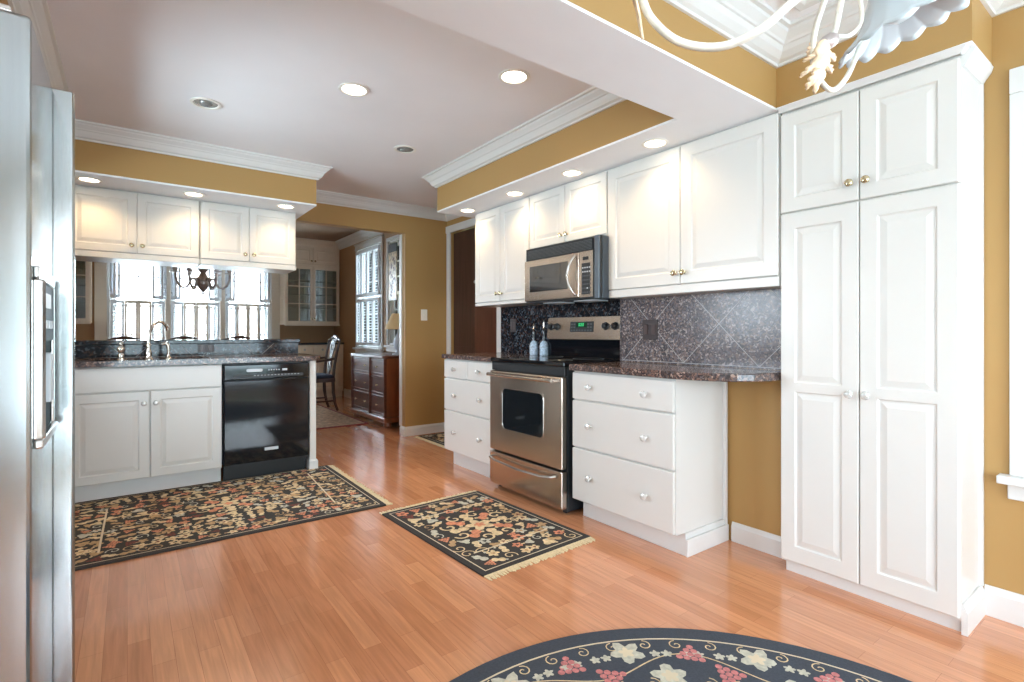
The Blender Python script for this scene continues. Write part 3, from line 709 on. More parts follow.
t = thing('dishwasher', 'glossy black dishwasher built into the peninsula', 'dishwasher', (0.562, FY, 0), 0)
w = 0.602
MB().box(0.002, w - 0.002, 0.0, 0.55, 0.125, 0.868).build('body', BLACK, t)
d = MB().box(0.003, w - 0.003, -0.03, 0, 0.125, 0.745).build('door', BLACKG, t, bevel=0.006)
m = MB(); vprism(m, [(0.003, 0.75), (w - 0.003, 0.75), (w - 0.003, 0.860), (0.003, 0.860)], -0.034, 0)
c_ = m.build('control_panel', BLACKG, t, bevel=0.006)
m = MB(); vprism(m, rrect(0.06, 0.555, 0.762, 0.785, 0.008), -0.036, -0.03); m.build('handle_recess', BLACK, c_)
m = MB()
vprism(m, rrect(0.15, 0.26, 0.805, 0.828, 0.01), -0.0352, -0.034)
for k in range(5): m.box(0.30 + k * 0.018, 0.308 + k * 0.018, -0.0352, -0.034, 0.812, 0.820)
m.box(0.40, 0.435, -0.0352, -0.034, 0.808, 0.824)
for k in range(14): m.box(0.20 + k * 0.024, 0.211 + k * 0.024, -0.0372, -0.036, 0.776, 0.780)
m.build('control_marks', GREYP, c_)
MB().box(0.275, 0.372, -0.0315, -0.029, 0.205, 0.228).build('badge', GREYP, d, bevel=0.002)
MB().box(0.01, w - 0.01, 0.045, 0.07, 0.0, 0.10).box(0.01, w - 0.01, -0.006, 0.045, 0.10, 0.124).build('toe_panel', BLACK, t)

t = thing('end_panel', 'white end panel closing the peninsula beside the dishwasher', 'panel', (1.178, FY - 0.02, 0), 0)
MB().box(-0.008, 0.042, 0, 0.59, 0.0, 0.876).build('panel', WHITE, t, bevel=0.003)
MB().sweep([(-0.012, 0), (0.042, 0), (0.042, 0.58)], [(0, 0), (-0.012, 0), (-0.012, 0.07), (-0.004, 0.085), (0, 0.085)]).build('base_moulding', TRIMW, t)

# counter with two sink cut-outs
bm_ = MB()
Y0, Y1 = 4.262, 4.895
cuts = [(-0.22, 0.10, 4.40, 4.78), (0.20, 0.50, 4.40, 4.78)]
xs = [-0.975, -0.22, 0.10, 0.20, 0.50]
for a, b in ((-0.975, -0.22), (0.10, 0.20)): bm_.box(a, b, Y0, Y1, 0.876, 0.912)
for c in cuts: bm_.box(c[0], c[1], Y0, c[2], 0.876, 0.912).box(c[0], c[1], c[3], Y1, 0.876, 0.912)
bm_.prism([(0.50, Y0), (1.17, Y0)] + arc(1.17, Y0 + 0.10, 0.10, -90, 0, 6) + [(1.27, 4.82), (1.245, Y1), (0.50, Y1)], 0.876, 0.912)
tag(bm_.build('countertop', GRAN, bevel=0), 'long dark granite countertop of the sink peninsula', 'countertop')
for i, c in enumerate(cuts):
    m = MB(); x0, x1, y0, y1 = c; e = 0.004
    m.box(x0 + e, x1 - e, y0 + e, y1 - e, 0.722, 0.726).box(x0 + e, x0 + 2 * e, y0 + e, y1 - e, 0.726, 0.900).box(x1 - 2 * e, x1 - e, y0 + e, y1 - e, 0.726, 0.900)
    m.box(x0 + 2 * e, x1 - 2 * e, y0 + e, y0 + 2 * e, 0.726, 0.900).box(x0 + 2 * e, x1 - 2 * e, y1 - 2 * e, y1 - e, 0.726, 0.900)
    tag(m.build('sink_basin', BLACKG), ['dark sink basin under the counter, on the refrigerator side of the faucet', 'dark sink basin under the counter, on the dishwasher side of the faucet'][i], 'sink')

# raised bar: half wall, granite face, ledge
struct('wall_bar', MB().box(XL, 1.215, 4.915, 5.08, 0, 1.008), TRIMW)
m = MB().box(0, 2.205, 0, 0.014, 0.913, 1.007, 0)
grout_lines(m, clip(diag([0.10 + k * 0.444 for k in range(5)], 0.88), 0.001, 2.204, 0.914, 1.006), -0.0006)
tag(m.build('backsplash', [GRAND, GROUT], loc=(-0.97, 4.900, 0)), 'low dark granite splash behind the kitchen sink', 'backsplash')
tag(MB().prism([(-0.975, 4.882), (1.243, 4.882), (1.25, 4.89), (1.25, 5.18), (-0.975, 5.18)], 1.009, 1.042).build('bar_ledge', GRAND, bevel=0.005), 'raised dark granite bar ledge between sink and dining room', 'ledge')
outlet('dark outlet plate lying sideways on the low sink splash', (0.517, 4.9, 0.972), 0, 0.115, 0.062, DOUT, 'double')

# faucet set
t = thing('faucet', 'tall curved nickel faucet on the sink peninsula', 'faucet', (0.118, 4.345, 0.912))
MB().lathe([(0.027, 0), (0.027, 0.006), (0.02, 0.014), (0.017, 0.03), (0.021, 0.045), (0.015, 0.06), (0.013, 0.085), (0.017, 0.10), (0.011, 0.115)], n=18).build('faucet_base', CHROME, t, smooth=True)
pts = [(0, 0, 0.11), (0.0, 0, 0.15), (0.008, 0.005, 0.20), (0.028, 0.018, 0.24), (0.055, 0.035, 0.262), (0.083, 0.053, 0.258), (0.105, 0.068, 0.235), (0.115, 0.075, 0.205)]
MB().tube(pts, [0.011, 0.011, 0.0105, 0.010, 0.010, 0.010, 0.0105, 0.0125], 10).build('spout', CHROME, t, smooth=True)
t = thing('soap_dispenser', 'short turned nickel soap dispenser on the sink deck', 'dispenser', (-0.033, 4.37, 0.912))
MB().lathe([(0.024, 0), (0.024, 0.006), (0.016, 0.014), (0.02, 0.035), (0.013, 0.05), (0.022, 0.07), (0.021, 0.085), (0.01, 0.10), (0.014, 0.11), (0.010, 0.122), (0.004, 0.126)], n=18).build('dispenser_body', CHROME, t, smooth=True)
t = thing('side_sprayer', 'small hooked nickel side sprayer between faucet and dishwasher', 'sprayer', (0.232, 4.36, 0.912))
MB().lathe([(0.022, 0), (0.022, 0.006), (0.014, 0.014), (0.011, 0.03)], n=18).build('sprayer_base', CHROME, t, smooth=True)
MB().tube([(0, 0, 0.028), (0, 0, 0.07), (-0.003, 0, 0.10), (-0.018, 0, 0.114), (-0.04, 0, 0.105)], [0.009, 0.010, 0.013, 0.014, 0.011], 10).build('spray_head', CHROME, t, smooth=True)

# hanging upper cabinets over the peninsula
def upper_p(label, x0, x1, split, z0=1.672):
    t = thing('wall_cabinet', label, 'cabinet', (x0, 4.70, 0), 0)
    w = x1 - x0; MB().box(0, w, 0, 0.32, z0, ZS - 0.002).build('body', WHITE, t)
    s = split - x0; h = ZS - 0.012 - z0 - 0.006
    panel_door(t, 0.004, z0 + 0.006, s - 0.006, h, s - 0.006 - 0.03, 0.055, 'brass', 0.052)
    panel_door(t, s + 0.002, z0 + 0.006, w - s - 0.008, h, 0.03, 0.055, 'brass', 0.052)
    MB().box(0, w, -0.02, 0.32, z0 - 0.04, z0 - 0.001).build('light_rail', WHITE, t, bevel=0.004)
upper_p('white hanging cabinet over the sink, nearest the refrigerator', -0.345, 0.452, 0.057)
upper_p('white hanging cabinet over the dishwasher with a free end', 0.456, 1.165, 0.800)
t = thing('wall_cabinet', 'white hanging cabinet mostly behind the refrigerator', 'cabinet', (-0.975, 4.70, 0), 0)
MB().box(0, 0.625, 0, 0.32, 1.632, ZS - 0.002).build('body', WHITE, t); panel_door(t, 0.01, 1.678, 0.6, 0.44, 0.57, 0.055, 'brass', 0.052)

# ------------------------------------------------------------------ refrigerator
t = thing('refrigerator', 'tall stainless side-by-side refrigerator with dispenser on the near door', 'refrigerator', (0, 0, 0), 0)
MB().box(-0.93, -0.245, 1.525, 2.42, 0.03, 1.775).build('body', FSIDE, t, bevel=0.006)
d = MB().box(-0.235, -0.167, 1.520, 1.918, 0.06, 1.785).build('freezer_door', FSTEEL, t, bevel=0.008)
MB().prism([(-0.235, 1.932), (-0.126, 1.932), (-0.121, 1.938), (-0.121, 1.955), (-0.126, 1.962), (-0.150, 1.972), (-0.158, 2.00), (-0.160, 2.10), (-0.166, 2.22), (-0.176, 2.32), (-0.190, 2.38), (-0.21, 2.40), (-0.235, 2.40)], 0.06, 1.785).build('fresh_food_door', FSTEEL, t, bevel=0.003)
MB().box(-0.245, -0.235, 1.53, 2.41, 0.07, 1.77).build('door_gasket', BLACK, t)
for hy in (1.53, 2.3): MB().box(-0.27, -0.20, hy, hy + 0.09, 1.786, 1.80).build('hinge_cover', STEEL, t, bevel=0.003)
MB().box(-0.9, -0.26, 1.54, 2.40, 0.0, 0.03).build('base_grille', BLACK, t)
# dispenser: silver frame that bulges, dark recess, control strip
m = MB()
m.prism([(-0.167, 1.553), (-0.153, 1.560), (-0.148, 1.572), (-0.153, 1.585), (-0.167, 1.588)], 0.86, 1.22, 0).box(-0.167, -0.158, 1.845, 1.868, 0.86, 1.22, 0).box(-0.167, -0.157, 1.555, 1.868, 1.22, 1.25, 0).box(-0.167, -0.150, 1.555, 1.868, 0.84, 0.86, 0)
fr = m.build('dispenser_frame', STEEL, d, bevel=0.006)
MB().box(-0.1668, -0.1655, 1.588, 1.845, 0.86, 1.22).build('dispenser_recess', mat('dispenser_slate', (70, 88, 94), 0.65, spec=0.15), d)
m = MB().box(-0.1655, -0.158, 1.590, 1.840, 1.08, 1.215, 0)
for k in range(4): m.box(-0.158, -0.1565, 1.615 + k * 0.055, 1.645 + k * 0.055, 1.11, 1.13, 1)
m.box(-0.158, -0.1565, 1.66, 1.77, 1.16, 1.195, 1)
m.build('dispenser_controls', [mat('control_slate', (96, 110, 118), 0.55, spec=0.2), GREYP], d)
MB().box(-0.1655, -0.150, 1.69, 1.74, 0.93, 1.05).build('dispenser_paddle', GREYP, d, bevel=0.003)

# ------------------------------------------------------------------ recessed lamps
def can(label, x, y, z, lit=True, r=0.068, group=None):
    t = thing('recessed_light', label, 'ceiling light', (x, y, z), 0, group)
    MB().lathe([(r, 0), (r + 0.004, -0.004), (r + 0.002, -0.007), (r - 0.012, -0.008), (r - 0.016, -0.003), (r - 0.016, 0)], n=32, cap=False).build('trim_ring', BAFFLE, t, smooth=True)
    if lit:
        MB().lathe([(r - 0.017, -0.0005), (r - 0.022, -0.004), (0.001, -0.006)], n=24).build('lens', BULB, t, smooth=True)
        ld = bpy.data.lights.new('recessed_lamp', 'SPOT'); ld.energy = CAN_W; ld.color = (1.0, 0.68, 0.36); ld.spot_size = R(140); ld.spot_blend = 0.7; ld.shadow_soft_size = 0.05
        lo = bpy.data.objects.new('recessed_lamp', ld); C.objects.link(lo); lo.parent = t; lo.location = (0, 0, -0.012)
    else:
        MB().lathe([(r - 0.017, -0.0005), (r - 0.019, -0.003), (0.034, -0.003), (0.030, -0.010), (0.018, -0.016), (0.001, -0.018)], n=24).build('bulb', OFFBULB, t, smooth=True)
can('lit recessed light in the soffit above the big upper cabinet', 2.30, 1.80, ZS)
can('lit recessed light in the soffit in front of the microwave cabinet', 2.30, 2.455, ZS)
can('lit recessed light in the soffit before the narrow upper cabinet, beside the microwave', 2.30, 3.07, ZS)
can('lit recessed light at the hall end of the range soffit', 2.30, 3.73, ZS)
can('lit recessed light over the sink, half hidden by the refrigerator', -0.205, 4.49, ZS)
can('lit recessed light in the sink soffit between the two hanging cabinets', 0.398, 4.50, ZS)
can('lit recessed light at the free end of the sink soffit', 1.038, 4.49, ZS)
can('lit recessed light in the kitchen ceiling nearest the white beam', 1.623, 2.172, ZC, r=0.078)
can('lit recessed light in the middle of the kitchen ceiling', 1.002, 2.812, ZC, r=0.078)
can('unlit eyeball light in the ceiling towards the sink', 0.369, 3.498, ZC, False, r=0.078)
can('unlit eyeball light in the ceiling towards the dining opening', 1.629, 3.51, ZC, False, r=0.078)

# ------------------------------------------------------------------ rugs
def leafpoly(cx, cy, r, rot, kind, rnd):
    n = 20; out = []
    for k in range(n):
        a = 2 * PI * k / n
        if kind == 'grape': q = 0.55 + 0.45 * abs(math.cos(2.5 * a)) ** 1.3
        elif kind == 'leaf': q = 0.28 + 0.72 * abs(math.cos(a)) ** 1.3
        elif kind == 'flower': q = 0.55 + 0.45 * abs(math.sin(2.5 * a)) ** 0.8
        else: q = 0.8 + 0.2 * math.sin(3 * a + 1)
        q *= r * (1 + rnd.uniform(-0.08, 0.08))
        out.append((cx + q * math.cos(a + rot), cy + q * math.sin(a + rot)))
    return out
def strip(m, pts, w, z, mi, h=0.0006):
    """flat curved ribbon of stitching"""
    L = []; Rr = []
    for i, p in enumerate(pts):
        a = Vector(pts[max(i - 1, 0)]); b = Vector(pts[min(i + 1, len(pts) - 1)]); d = (b - a).normalized(); n = Vector((-d.y, d.x)) * w / 2
        L.append((p[0] + n.x, p[1] + n.y, z + h)); Rr.append((p[0] - n.x, p[1] - n.y, z + h))
    k = len(pts); m.add(L + Rr, [(i, i + 1, k + i + 1, k + i) for i in range(k - 1)], mi)
FN = [0]
def flat(m, poly, z, mi, h=0.0008):
    FN[0] = (FN[0] + 7) % 40; h += FN[0] * 8e-6   # stitches lie at slightly different heights
    m.add([(x, y, z + h) for x, y in poly], [tuple(range(len(poly)))], mi)
def spiral(cx, cy, r, a0, turns, sgn, n=14):
    return [(cx + r * (1 - 0.85 * i / n) * math.cos(a0 + sgn * turns * 2 * PI * i / n), cy + r * (1 - 0.85 * i / n) * math.sin(a0 + sgn * turns * 2 * PI * i / n)) for i in range(n + 1)]
def grapes(m, cx, cy, s, rot, z, mi):
    for row in range(4):
        for c in range(4 - row):
            x = (c - (3 - row) / 2) * s; y = -row * s * 0.9 + s
            X_ = cx + x * math.cos(rot) - y * math.sin(rot); Y_ = cy + x * math.sin(rot) + y * math.cos(rot)
            flat(m, [(X_ + 0.5 * s * math.cos(a * PI / 4), Y_ + 0.5 * s * math.sin(a * PI / 4)) for a in range(8)], z, mi, 0.0010)
RM = [RBLK, RBEI, RTAN, RCOR, RWINE, RSAGE, RCRM, FRNG]
def area_rug(label, w, l, loc, rz, seed, cell, lines, medallion=None, fringe_ends=True, mats=RM, T=0.009, ends=(1, 1)):
    """local x 0..w, y 0..l; fringes at the x ends"""
    rnd = random.Random(seed); t = thing('area_rug', label, 'rug', loc, rz)
    m = MB().box(0, w, 0, l, 0, T, 0)
    def rectline(i, wd, mi):
        for a, b, c, d in ((i, w - i, i, i + wd), (i, w - i, l - i - wd, l - i), (i, i + wd, i, l - i), (w - i - wd, w - i, i, l - i)):
            flat(m, [(a, c), (b, c), (b, d), (a, d)], T, mi, 0.0007)
    rectline(0.030, 0.006, 6)
    ny = int((l - 0.09) / cell); nx = int((w - 0.09) / cell)
    for i in range(nx):
        for j in range(ny):
            x = 0.050 + (i + 0.5 + rnd.uniform(-0.22, 0.22)) * (w - 0.10) / nx; y = 0.050 + (j + 0.5 + rnd.uniform(-0.22, 0.22)) * (l - 0.10) / ny
            if medallion and math.hypot(x - medallion[0], y - medallion[1]) < medallion[2]: continue
            r = cell * rnd.uniform(0.42, 0.62); q = rnd.random(); rot = rnd.uniform(0, 2 * PI)
            if q < 0.12: grapes(m, x, y, r * 0.42, rot, T, rnd.choice([3, 3, 4])); continue
            if q < 0.22:
                strip(m, spiral(x, y, r, rot, 1.1, rnd.choice([-1, 1])), cell * 0.1, T, rnd.choice([1, 2, 5]), 0.0006); continue
            kind = rnd.choice(['grape', 'grape', 'leaf', 'leaf', 'flower', 'blob'])
            col = rnd.choice([1, 1, 1, 1, 5, 2, 2, 2] if kind != 'flower' else [3, 3, 1, 2])
            flat(m, leafpoly(x, y, r, rot, kind, rnd), T, col, 0.0008)
            if kind in ('flower', 'grape'): flat(m, leafpoly(x, y, r * 0.35, rot, 'blob', rnd), T, rnd.choice([2, 4, 0]), 0.0011)
            # small filler leaf
            xx, yy = x + cell * 0.5 * math.cos(rot), y + cell * 0.5 * math.sin(rot)
            if 0.06 < xx < w - 0.06 and 0.06 < yy < l - 0.06: flat(m, leafpoly(xx, yy, r * 0.4, rot, 'leaf', rnd), T, rnd.choice([1, 2, 5]), 0.00065)
    for (x0, y0, x1, y1) in lines: strip(m, [(x0, y0), (x1, y1)], 0.010, T, 6, 0.0013)
    if medallion:
        cx, cy, rr = medallion
        for k in range(8):
            a = k * PI / 4
            flat(m, leafpoly(cx + rr * 0.62 * math.cos(a), cy + rr * 0.62 * math.sin(a), rr * 0.26, a, 'leaf', rnd), T, [1, 3][k % 2], 0.0008)
            strip(m, spiral(cx + rr * 0.8 * math.cos(a + 0.39), cy + rr * 0.8 * math.sin(a + 0.39), rr * 0.22, a, 1.0, 1), rr * 0.06, T, 1)
        flat(m, leafpoly(cx, cy, rr * 0.38, 0, 'flower', rnd), T, 1, 0.0009); flat(m, leafpoly(cx, cy, rr * 0.16, 0, 'flower', rnd), T, 3, 0.0012)
        for s0 in (0.4, 2.0, 3.55, 5.1):
            strip(m, [(cx + rr * 0.48 * math.cos(s0 + k * 0.1), cy + rr * 0.48 * math.sin(s0 + k * 0.1)) for k in range(9)], rr * 0.09, T, 1)
    m.build('rug_pile', mats, t)
    for s_, on in ((0, ends[0]), (1, ends[1])):
        if not on: continue
        f = MB(); n = int(l / 0.009)
        for k in range(n):
            y = k * l / n; ln = rnd.uniform(0.035, 0.05); sk = rnd.uniform(-0.006, 0.006)
            x0 = w if s_ else 0; x1 = w + ln if s_ else -ln
            f.add([(x0, y, 0.002), (x0, y + 0.0075, 0.002), (x1, y + 0.007 + sk, 0.002), (x1, y + sk, 0.002), (x0, y, 0.0075), (x0, y + 0.0075, 0.0075), (x1, y + 0.007 + sk, 0.004), (x1, y + sk, 0.004)],
                  [(0, 3, 2, 1), (4, 5, 6, 7), (0, 1, 5, 4), (1, 2, 6, 5), (2, 3, 7, 6), (3, 0, 4, 7)])
        fo = f.build('fringe', FRNG, t)
    return t
area_rug('dark floral runner rug with cream fringe lying before the sink', 1.92, 1.215, (-0.60, 3.120, 0.0), 0, 5, 0.064, [(0.485, 0.16, 0.50, 0.94), (1.67, 0.23, 1.72, 1.04)], medallion=(1.12, 0.62, 0.19), ends=(0, 1))
area_rug('small rectangular grape rug with cream fringes before the stove', 1.03, 0.71, (1.232, 2.975, 0.0), R(-87.0), 11, 0.070, [(0.22, 0.10, 0.22, 0.60), (0.81, 0.10, 0.81, 0.60)], medallion=(0.515, 0.35, 0.22))
area_rug('dark patterned mat in the corner before the walnut door', 0.38, 0.76, (2.46, 4.235, 0.0), 0, 21, 0.09, [], ends=(1, 0))

# round rug
t = thing('round_rug', 'round navy rug with a grape vine border, cut by the lower picture edge', 'rug', (0.95, 0.395, 0.0))
rnd = random.Random(3); m = MB(); RR = 1.035; T = 0.009
n = 96; ring = [(RR * math.cos(2 * PI * k / n), RR * math.sin(2 * PI * k / n)) for k in range(n)]
m.prism(ring, 0, T, 0)
for rr, wd in ((0.965, 0.007), (0.70, 0.009), (0.685, 0.004)):
    pts = [(rr * math.cos(2 * PI * k / n), rr * math.sin(2 * PI * k / n)) for k in range(n + 1)]
    strip(m, pts, wd, T, 6)
vine = [((0.83 + 0.05 * math.sin(9 * 2 * PI * k / 240)) * math.cos(2 * PI * k / 240), (0.83 + 0.05 * math.sin(9 * 2 * PI * k / 240)) * math.sin(2 * PI * k / 240)) for k in range(241)]
strip(m, vine, 0.005, T, 7)
for k in range(52):
    a = 2 * PI * k / 52; out = k % 2
    rl = 0.895 if out else 0.765
    if k % 4 in (0, 1): flat(m, leafpoly(rl * math.cos(a), rl * math.sin(a), 0.064, a + rnd.uniform(-0.5, 0.5), 'grape', rnd), T, 5); flat(m, leafpoly(rl * math.cos(a), rl * math.sin(a), 0.03, a, 'grape', rnd), T, 6, 0.0012)
    elif k % 4 == 2: grapes(m, 0.79 * math.cos(a), 0.79 * math.sin(a), 0.024, a + 2.2, T, 3)
    else:
        grapes(m, 0.88 * math.cos(a), 0.88 * math.sin(a), 0.024, a + 1.4, T, 3)
    for q in (0.33, 0.7):
        b = a + q * 2 * PI / 52
        strip(m, spiral((0.93 if q < 0.5 else 0.735) * math.cos(b), (0.93 if q < 0.5 else 0.735) * math.sin(b), 0.026, b, 1.2, 1 if out else -1), 0.0045, T, 7)
        flat(m, leafpoly(0.88 * math.cos(b + 0.05), 0.88 * math.sin(b + 0.05), 0.02, b, 'grape', rnd), T, 5)
for k in range(18):
    a = 2 * PI * k / 18; flat(m, leafpoly(0.62 * math.cos(a), 0.62 * math.sin(a), 0.035, a, 'leaf', rnd), T, 5)
m.build('rug_pile', [RNAVY, RBEI, RTAN, RPINK, RWINE, RSAGE, RCRM, RBEI], t)

# ------------------------------------------------------------------ dining room furniture
# rug
t = thing('dining_rug', 'beige patterned rug with a dark red edge under the dining table', 'rug', (-0.9, 6.04, 0))
MB().box(0.03, 3.20, 0.03, 2.75, 0, 0.010).build('rug_pile', DRUG, t)
MB().box(0, 3.23, 0, 0.03, 0, 0.011).box(0, 3.23, 2.75, 2.78, 0, 0.011).box(0, 0.03, 0.03, 2.75, 0, 0.011).box(3.20, 3.23, 0.03, 2.75, 0, 0.011).build('border', DRED, t)

# chest of drawers
t = thing('chest_of_drawers', 'dark cherry bow-front chest of drawers against the dining wall', 'chest', (2.37, 6.72, 0), RZ)
w, dp = 1.09, 0.58
def bowx(z0, z1, y0): pass
MB().box(0.02, w - 0.02, 0.02, dp, 0.09, 0.80).build('body', MWOOD, t, bevel=0.004)
poly = [(-0.02, 0.0), (0.02, -0.03)] + [(0.02 + (w - 0.04) * k / 12, -0.03 - 0.02 * math.sin(PI * k / 12)) for k in range(1, 12)] + [(w - 0.02, -0.03), (w + 0.02, 0.0), (w + 0.02, dp + 0.01), (-0.02, dp + 0.01)]
MB().prism(poly, 0.80, 0.83).build('chest_top', DWOOD, t, bevel=0.006)
MB().box(-0.01, w + 0.01, -0.02, dp, 0.06, 0.12).build('plinth', MWOOD, t, bevel=0.01)
for fx_, fy_ in ((0.05, 0.05), (w - 0.05, 0.05), (0.05, dp - 0.05), (w - 0.05, dp - 0.05)):
    MB().lathe([(0.028, 0), (0.045, 0.012), (0.048, 0.03), (0.035, 0.06)], (fx_, fy_, 0), 16).build('foot', MWOOD, t, smooth=True)
for (x0, x1) in ((0.04, 0.60), (0.66, 1.05)):
    for (z0, z1) in ((0.14, 0.36), (0.375, 0.59), (0.605, 0.785)):
        d = door_mesh(x1 - x0, z1 - z0, [(0.02, x1 - x0 - 0.02, 0.02, z1 - z0 - 0.02)], 0.022, False).build('drawer', DWOOD, t, loc=(x0, 0.018, z0))
        for kx in ([0.12, 0.44] if x1 < 0.61 else [0.195]): MB().lathe([(0.008, 0), (0.006, 0.008), (0.013, 0.014), (0.008, 0.02)], n=10, ax='-y').build('knob', BRASS, d, loc=(kx, -0.02, (z1 - z0) / 2), smooth=True)
for x0 in (0.625, 0.015, 1.072): MB().box(x0 - 0.012, x0 + 0.012, -0.015, 0.02, 0.12, 0.80).build('pilaster', DWOOD, t, bevel=0.004)

# lamp on the chest
t = thing('table_lamp', 'table lamp with cream cone shade on the chest, behind the wall edge', 'lamp', (2.66, 5.93, 0.83))
MB().lathe([(0.07, 0), (0.07, 0.012), (0.03, 0.025), (0.022, 0.05), (0.05, 0.10), (0.058, 0.15), (0.035, 0.21), (0.012, 0.26), (0.01, 0.34)], n=20).build('lamp_base', BLUEW, t, smooth=True)
MB().lathe([(0.155, 0.31), (0.158, 0.315), (0.075, 0.50), (0.07, 0.50), (0.15, 0.312)], n=28, cap=False).build('lamp_shade', SHADEC, t, smooth=True)

# shutters: each window has three tiers we see as bright panels between stiles
def shutter(parent, x, y, z0, z1, w, m=SHUT, pitch=0.032, rz=0):
    s = MB(); st = 0.028
    s.box(0, st, 0, 0.022, z0, z1).box(w - st, w, 0, 0.022, z0, z1).box(st, w - st, 0, 0.022, z0, z0 + 0.05).box(st, w - st, 0, 0.022, z1 - 0.045, z1)
    k = int((z1 - z0 - 0.1) / pitch)
    for i in range(k):
        zz = z0 + 0.055 + (z1 - z0 - 0.11) * (i + 0.5) / k
        s.add([(st, 0.002, zz - 0.004), (w - st, 0.002, zz - 0.004), (w - st, 0.020, zz + 0.004), (st, 0.020, zz + 0.004), (st, 0.002, zz - 0.001), (w - st, 0.002, zz - 0.001), (w - st, 0.020, zz + 0.007), (st, 0.020, zz + 0.007)],
              [(0, 1, 2, 3), (4, 5, 6, 7), (0, 1, 5, 4), (2, 3, 7, 6)])
    s.box(w / 2 - 0.006, w / 2 + 0.006, -0.012, -0.004, z0 + 0.08, z1 - 0.08)
    return s.build('shutter', m, parent, loc=(x, y, 0), rz=rz)
for k, x0 in enumerate((-0.20, 0.53, 1.26)):
    t = thing('window_shutters', ['white plantation shutters on the dining window nearest the refrigerator side', 'white plantation shutters on the middle dining window behind the chandelier', 'white plantation shutters on the dining window beside the glazed hutch'][k], 'shutters', (x0, DY - 0.055, 0), 0, None)
    for q in range(4): shutter(t, 0.005 + q * 0.1625, 0.0, 0.62, 1.57, 0.160, SHUTW if q in (1, 2) else SHUT)
    # upper tier folded open against the jambs
    shutter(t, 0.0, 0.0, 1.60, 2.40, 0.16, SHUT, rz=R(-72)); shutter(t, 0.03, 0.0, 1.60, 2.40, 0.16, SHUT, rz=R(-64))
    shutter(t, 0.655, 0.0, 1.60, 2.40, 0.16, SHUT, rz=R(-108)); shutter(t, 0.50, 0.0, 1.60, 2.40, 0.15, SHUT)
    MB().lathe([(0.006, 0), (0.006, 0.01), (0.012, 0.016), (0.006, 0.022)], (0.01, -0.02, 1.7), 10, ax='-y').build('knob', PEWTER, t)
t = thing('window_shutters', 'two tiers of white shutters on the window above the chest', 'shutters', (DX - 0.045, 8.215, 0), RZ)
for (z0, z1) in ((0.90, 1.62), (1.66, 2.38)):
    for q in range(4): shutter(t, 0.005 + q * 0.236, 0, z0, z1, 0.232, SHUT, 0.042)

# hanging art glass in the narrow window
t = thing('art_glass_panel', 'pale glass panel with brown figures hanging in the narrow dining window', 'art', (DX - 0.02, 6.80, 0), RZ)
MB().box(-0.13, 0.13, -0.012, -0.004, 1.55, 2.22).build('panel', STAIN, t)
m = MB(); rnd = random.Random(8)
for k in range(12):
    m.add([(x, -0.0135, z) for x, z in leafpoly(rnd.uniform(-0.07, 0.07), 1.62 + k * 0.045, 0.035, rnd.uniform(0, 6), 'leaf', rnd)], [tuple(range(20))])
m.build('motif', DWOOD, t)
MB().box(-0.14, 0.14, -0.014, -0.002, 2.22, 2.34).build('header', BLACK, t)

# hutches
def glass_door(parent, x, z, w, h, cols=2, rows=3):
    m = MB(); s = 0.042
    m.box(0, s, -0.02, 0, 0, h).box(w - s, w, -0.02, 0, 0, h).box(s, w - s, -0.02, 0, 0, s).box(s, w - s, -0.02, 0, h - s, h)
    for i in range(1, cols): xx = s + (w - 2 * s) * i / cols; m.box(xx - 0.008, xx + 0.008, -0.017, -0.004, s, h - s)
    for j in range(1, rows): zz = s + (h - 2 * s) * j / rows; m.box(s, w - s, -0.016, -0.005, zz - 0.008, zz + 0.008)
    d = m.build('door', HUTCH, parent, loc=(x, 0, z))
    MB().box(s, w - s, -0.010, -0.007, s, h - s).build('glass_pane', CABGL, d)
    return d
def hutch(label, x0, w):
    t = thing('hutch', label, 'hutch', (x0, 9.12, 0), 0)
    d_ = 0.325
    MB().box(0, 0.02, 0, d_, 1.235, 2.56).box(w - 0.02, w, 0, d_, 1.235, 2.56).box(0.02, w - 0.02, 0, d_, 1.235, 1.26).box(0.02, w - 0.02, 0, d_, 2.20, 2.56).box(0.02, w - 0.02, d_ - 0.01, d_, 1.26, 2.20).build('case', HUTCH, t)
    for z in (1.52, 1.75, 1.98): MB().box(0.02, w - 0.02, 0.04, d_ - 0.012, z, z + 0.012).build('shelf', HUTCH, t)
    MB().box(0.0, w, -0.012, 0.0, 2.225, 2.245).box(0, w, -0.03, 0.0, 1.215, 1.24).build('rail', HUTCH, t)
    hw = (w - 0.02) / 2
    for i in (0, 1):
        d = glass_door(t, 0.01 + i * hw, 1.25, hw - 0.004, 0.96); knob(d, (hw - 0.025) if i == 0 else 0.02, 0.08, 'brass')
        panel_door(t, 0.01 + i * hw, 2.26, hw - 0.004, 0.285, (hw - 0.03) if i == 0 else 0.03, 0.05, 'brass', 0.05, m=HUTCH)
    MB().sweep([(w, d_), (w, -0.0), (0, -0.0), (0, d_)][::-1], [(0, 2.55), (-0.014, 2.55), (-0.02, 2.575), (-0.05, 2.62), (-0.055, 2.655), (-0.07, 2.676), (0, 2.676)]).build('cornice', HUTCH, t)
    return t
hutch('cream glazed wall hutch in the far dining corner', 2.085, 0.905)
hutch('cream glazed wall hutch seen past the refrigerator edge', -1.36, 0.96)
t = thing('base_cabinet', 'cream base cabinet with dark top under the glazed dining hutch', 'cabinet', (1.98, 8.90, 0), 0)
MB().box(0, 1.005, 0, 0.535, 0.10, 0.895).build('body', HUTCH, t); MB().box(0, 1.005, 0.05, 0.535, 0, 0.10).build('toe_kick', HUTCH, t)
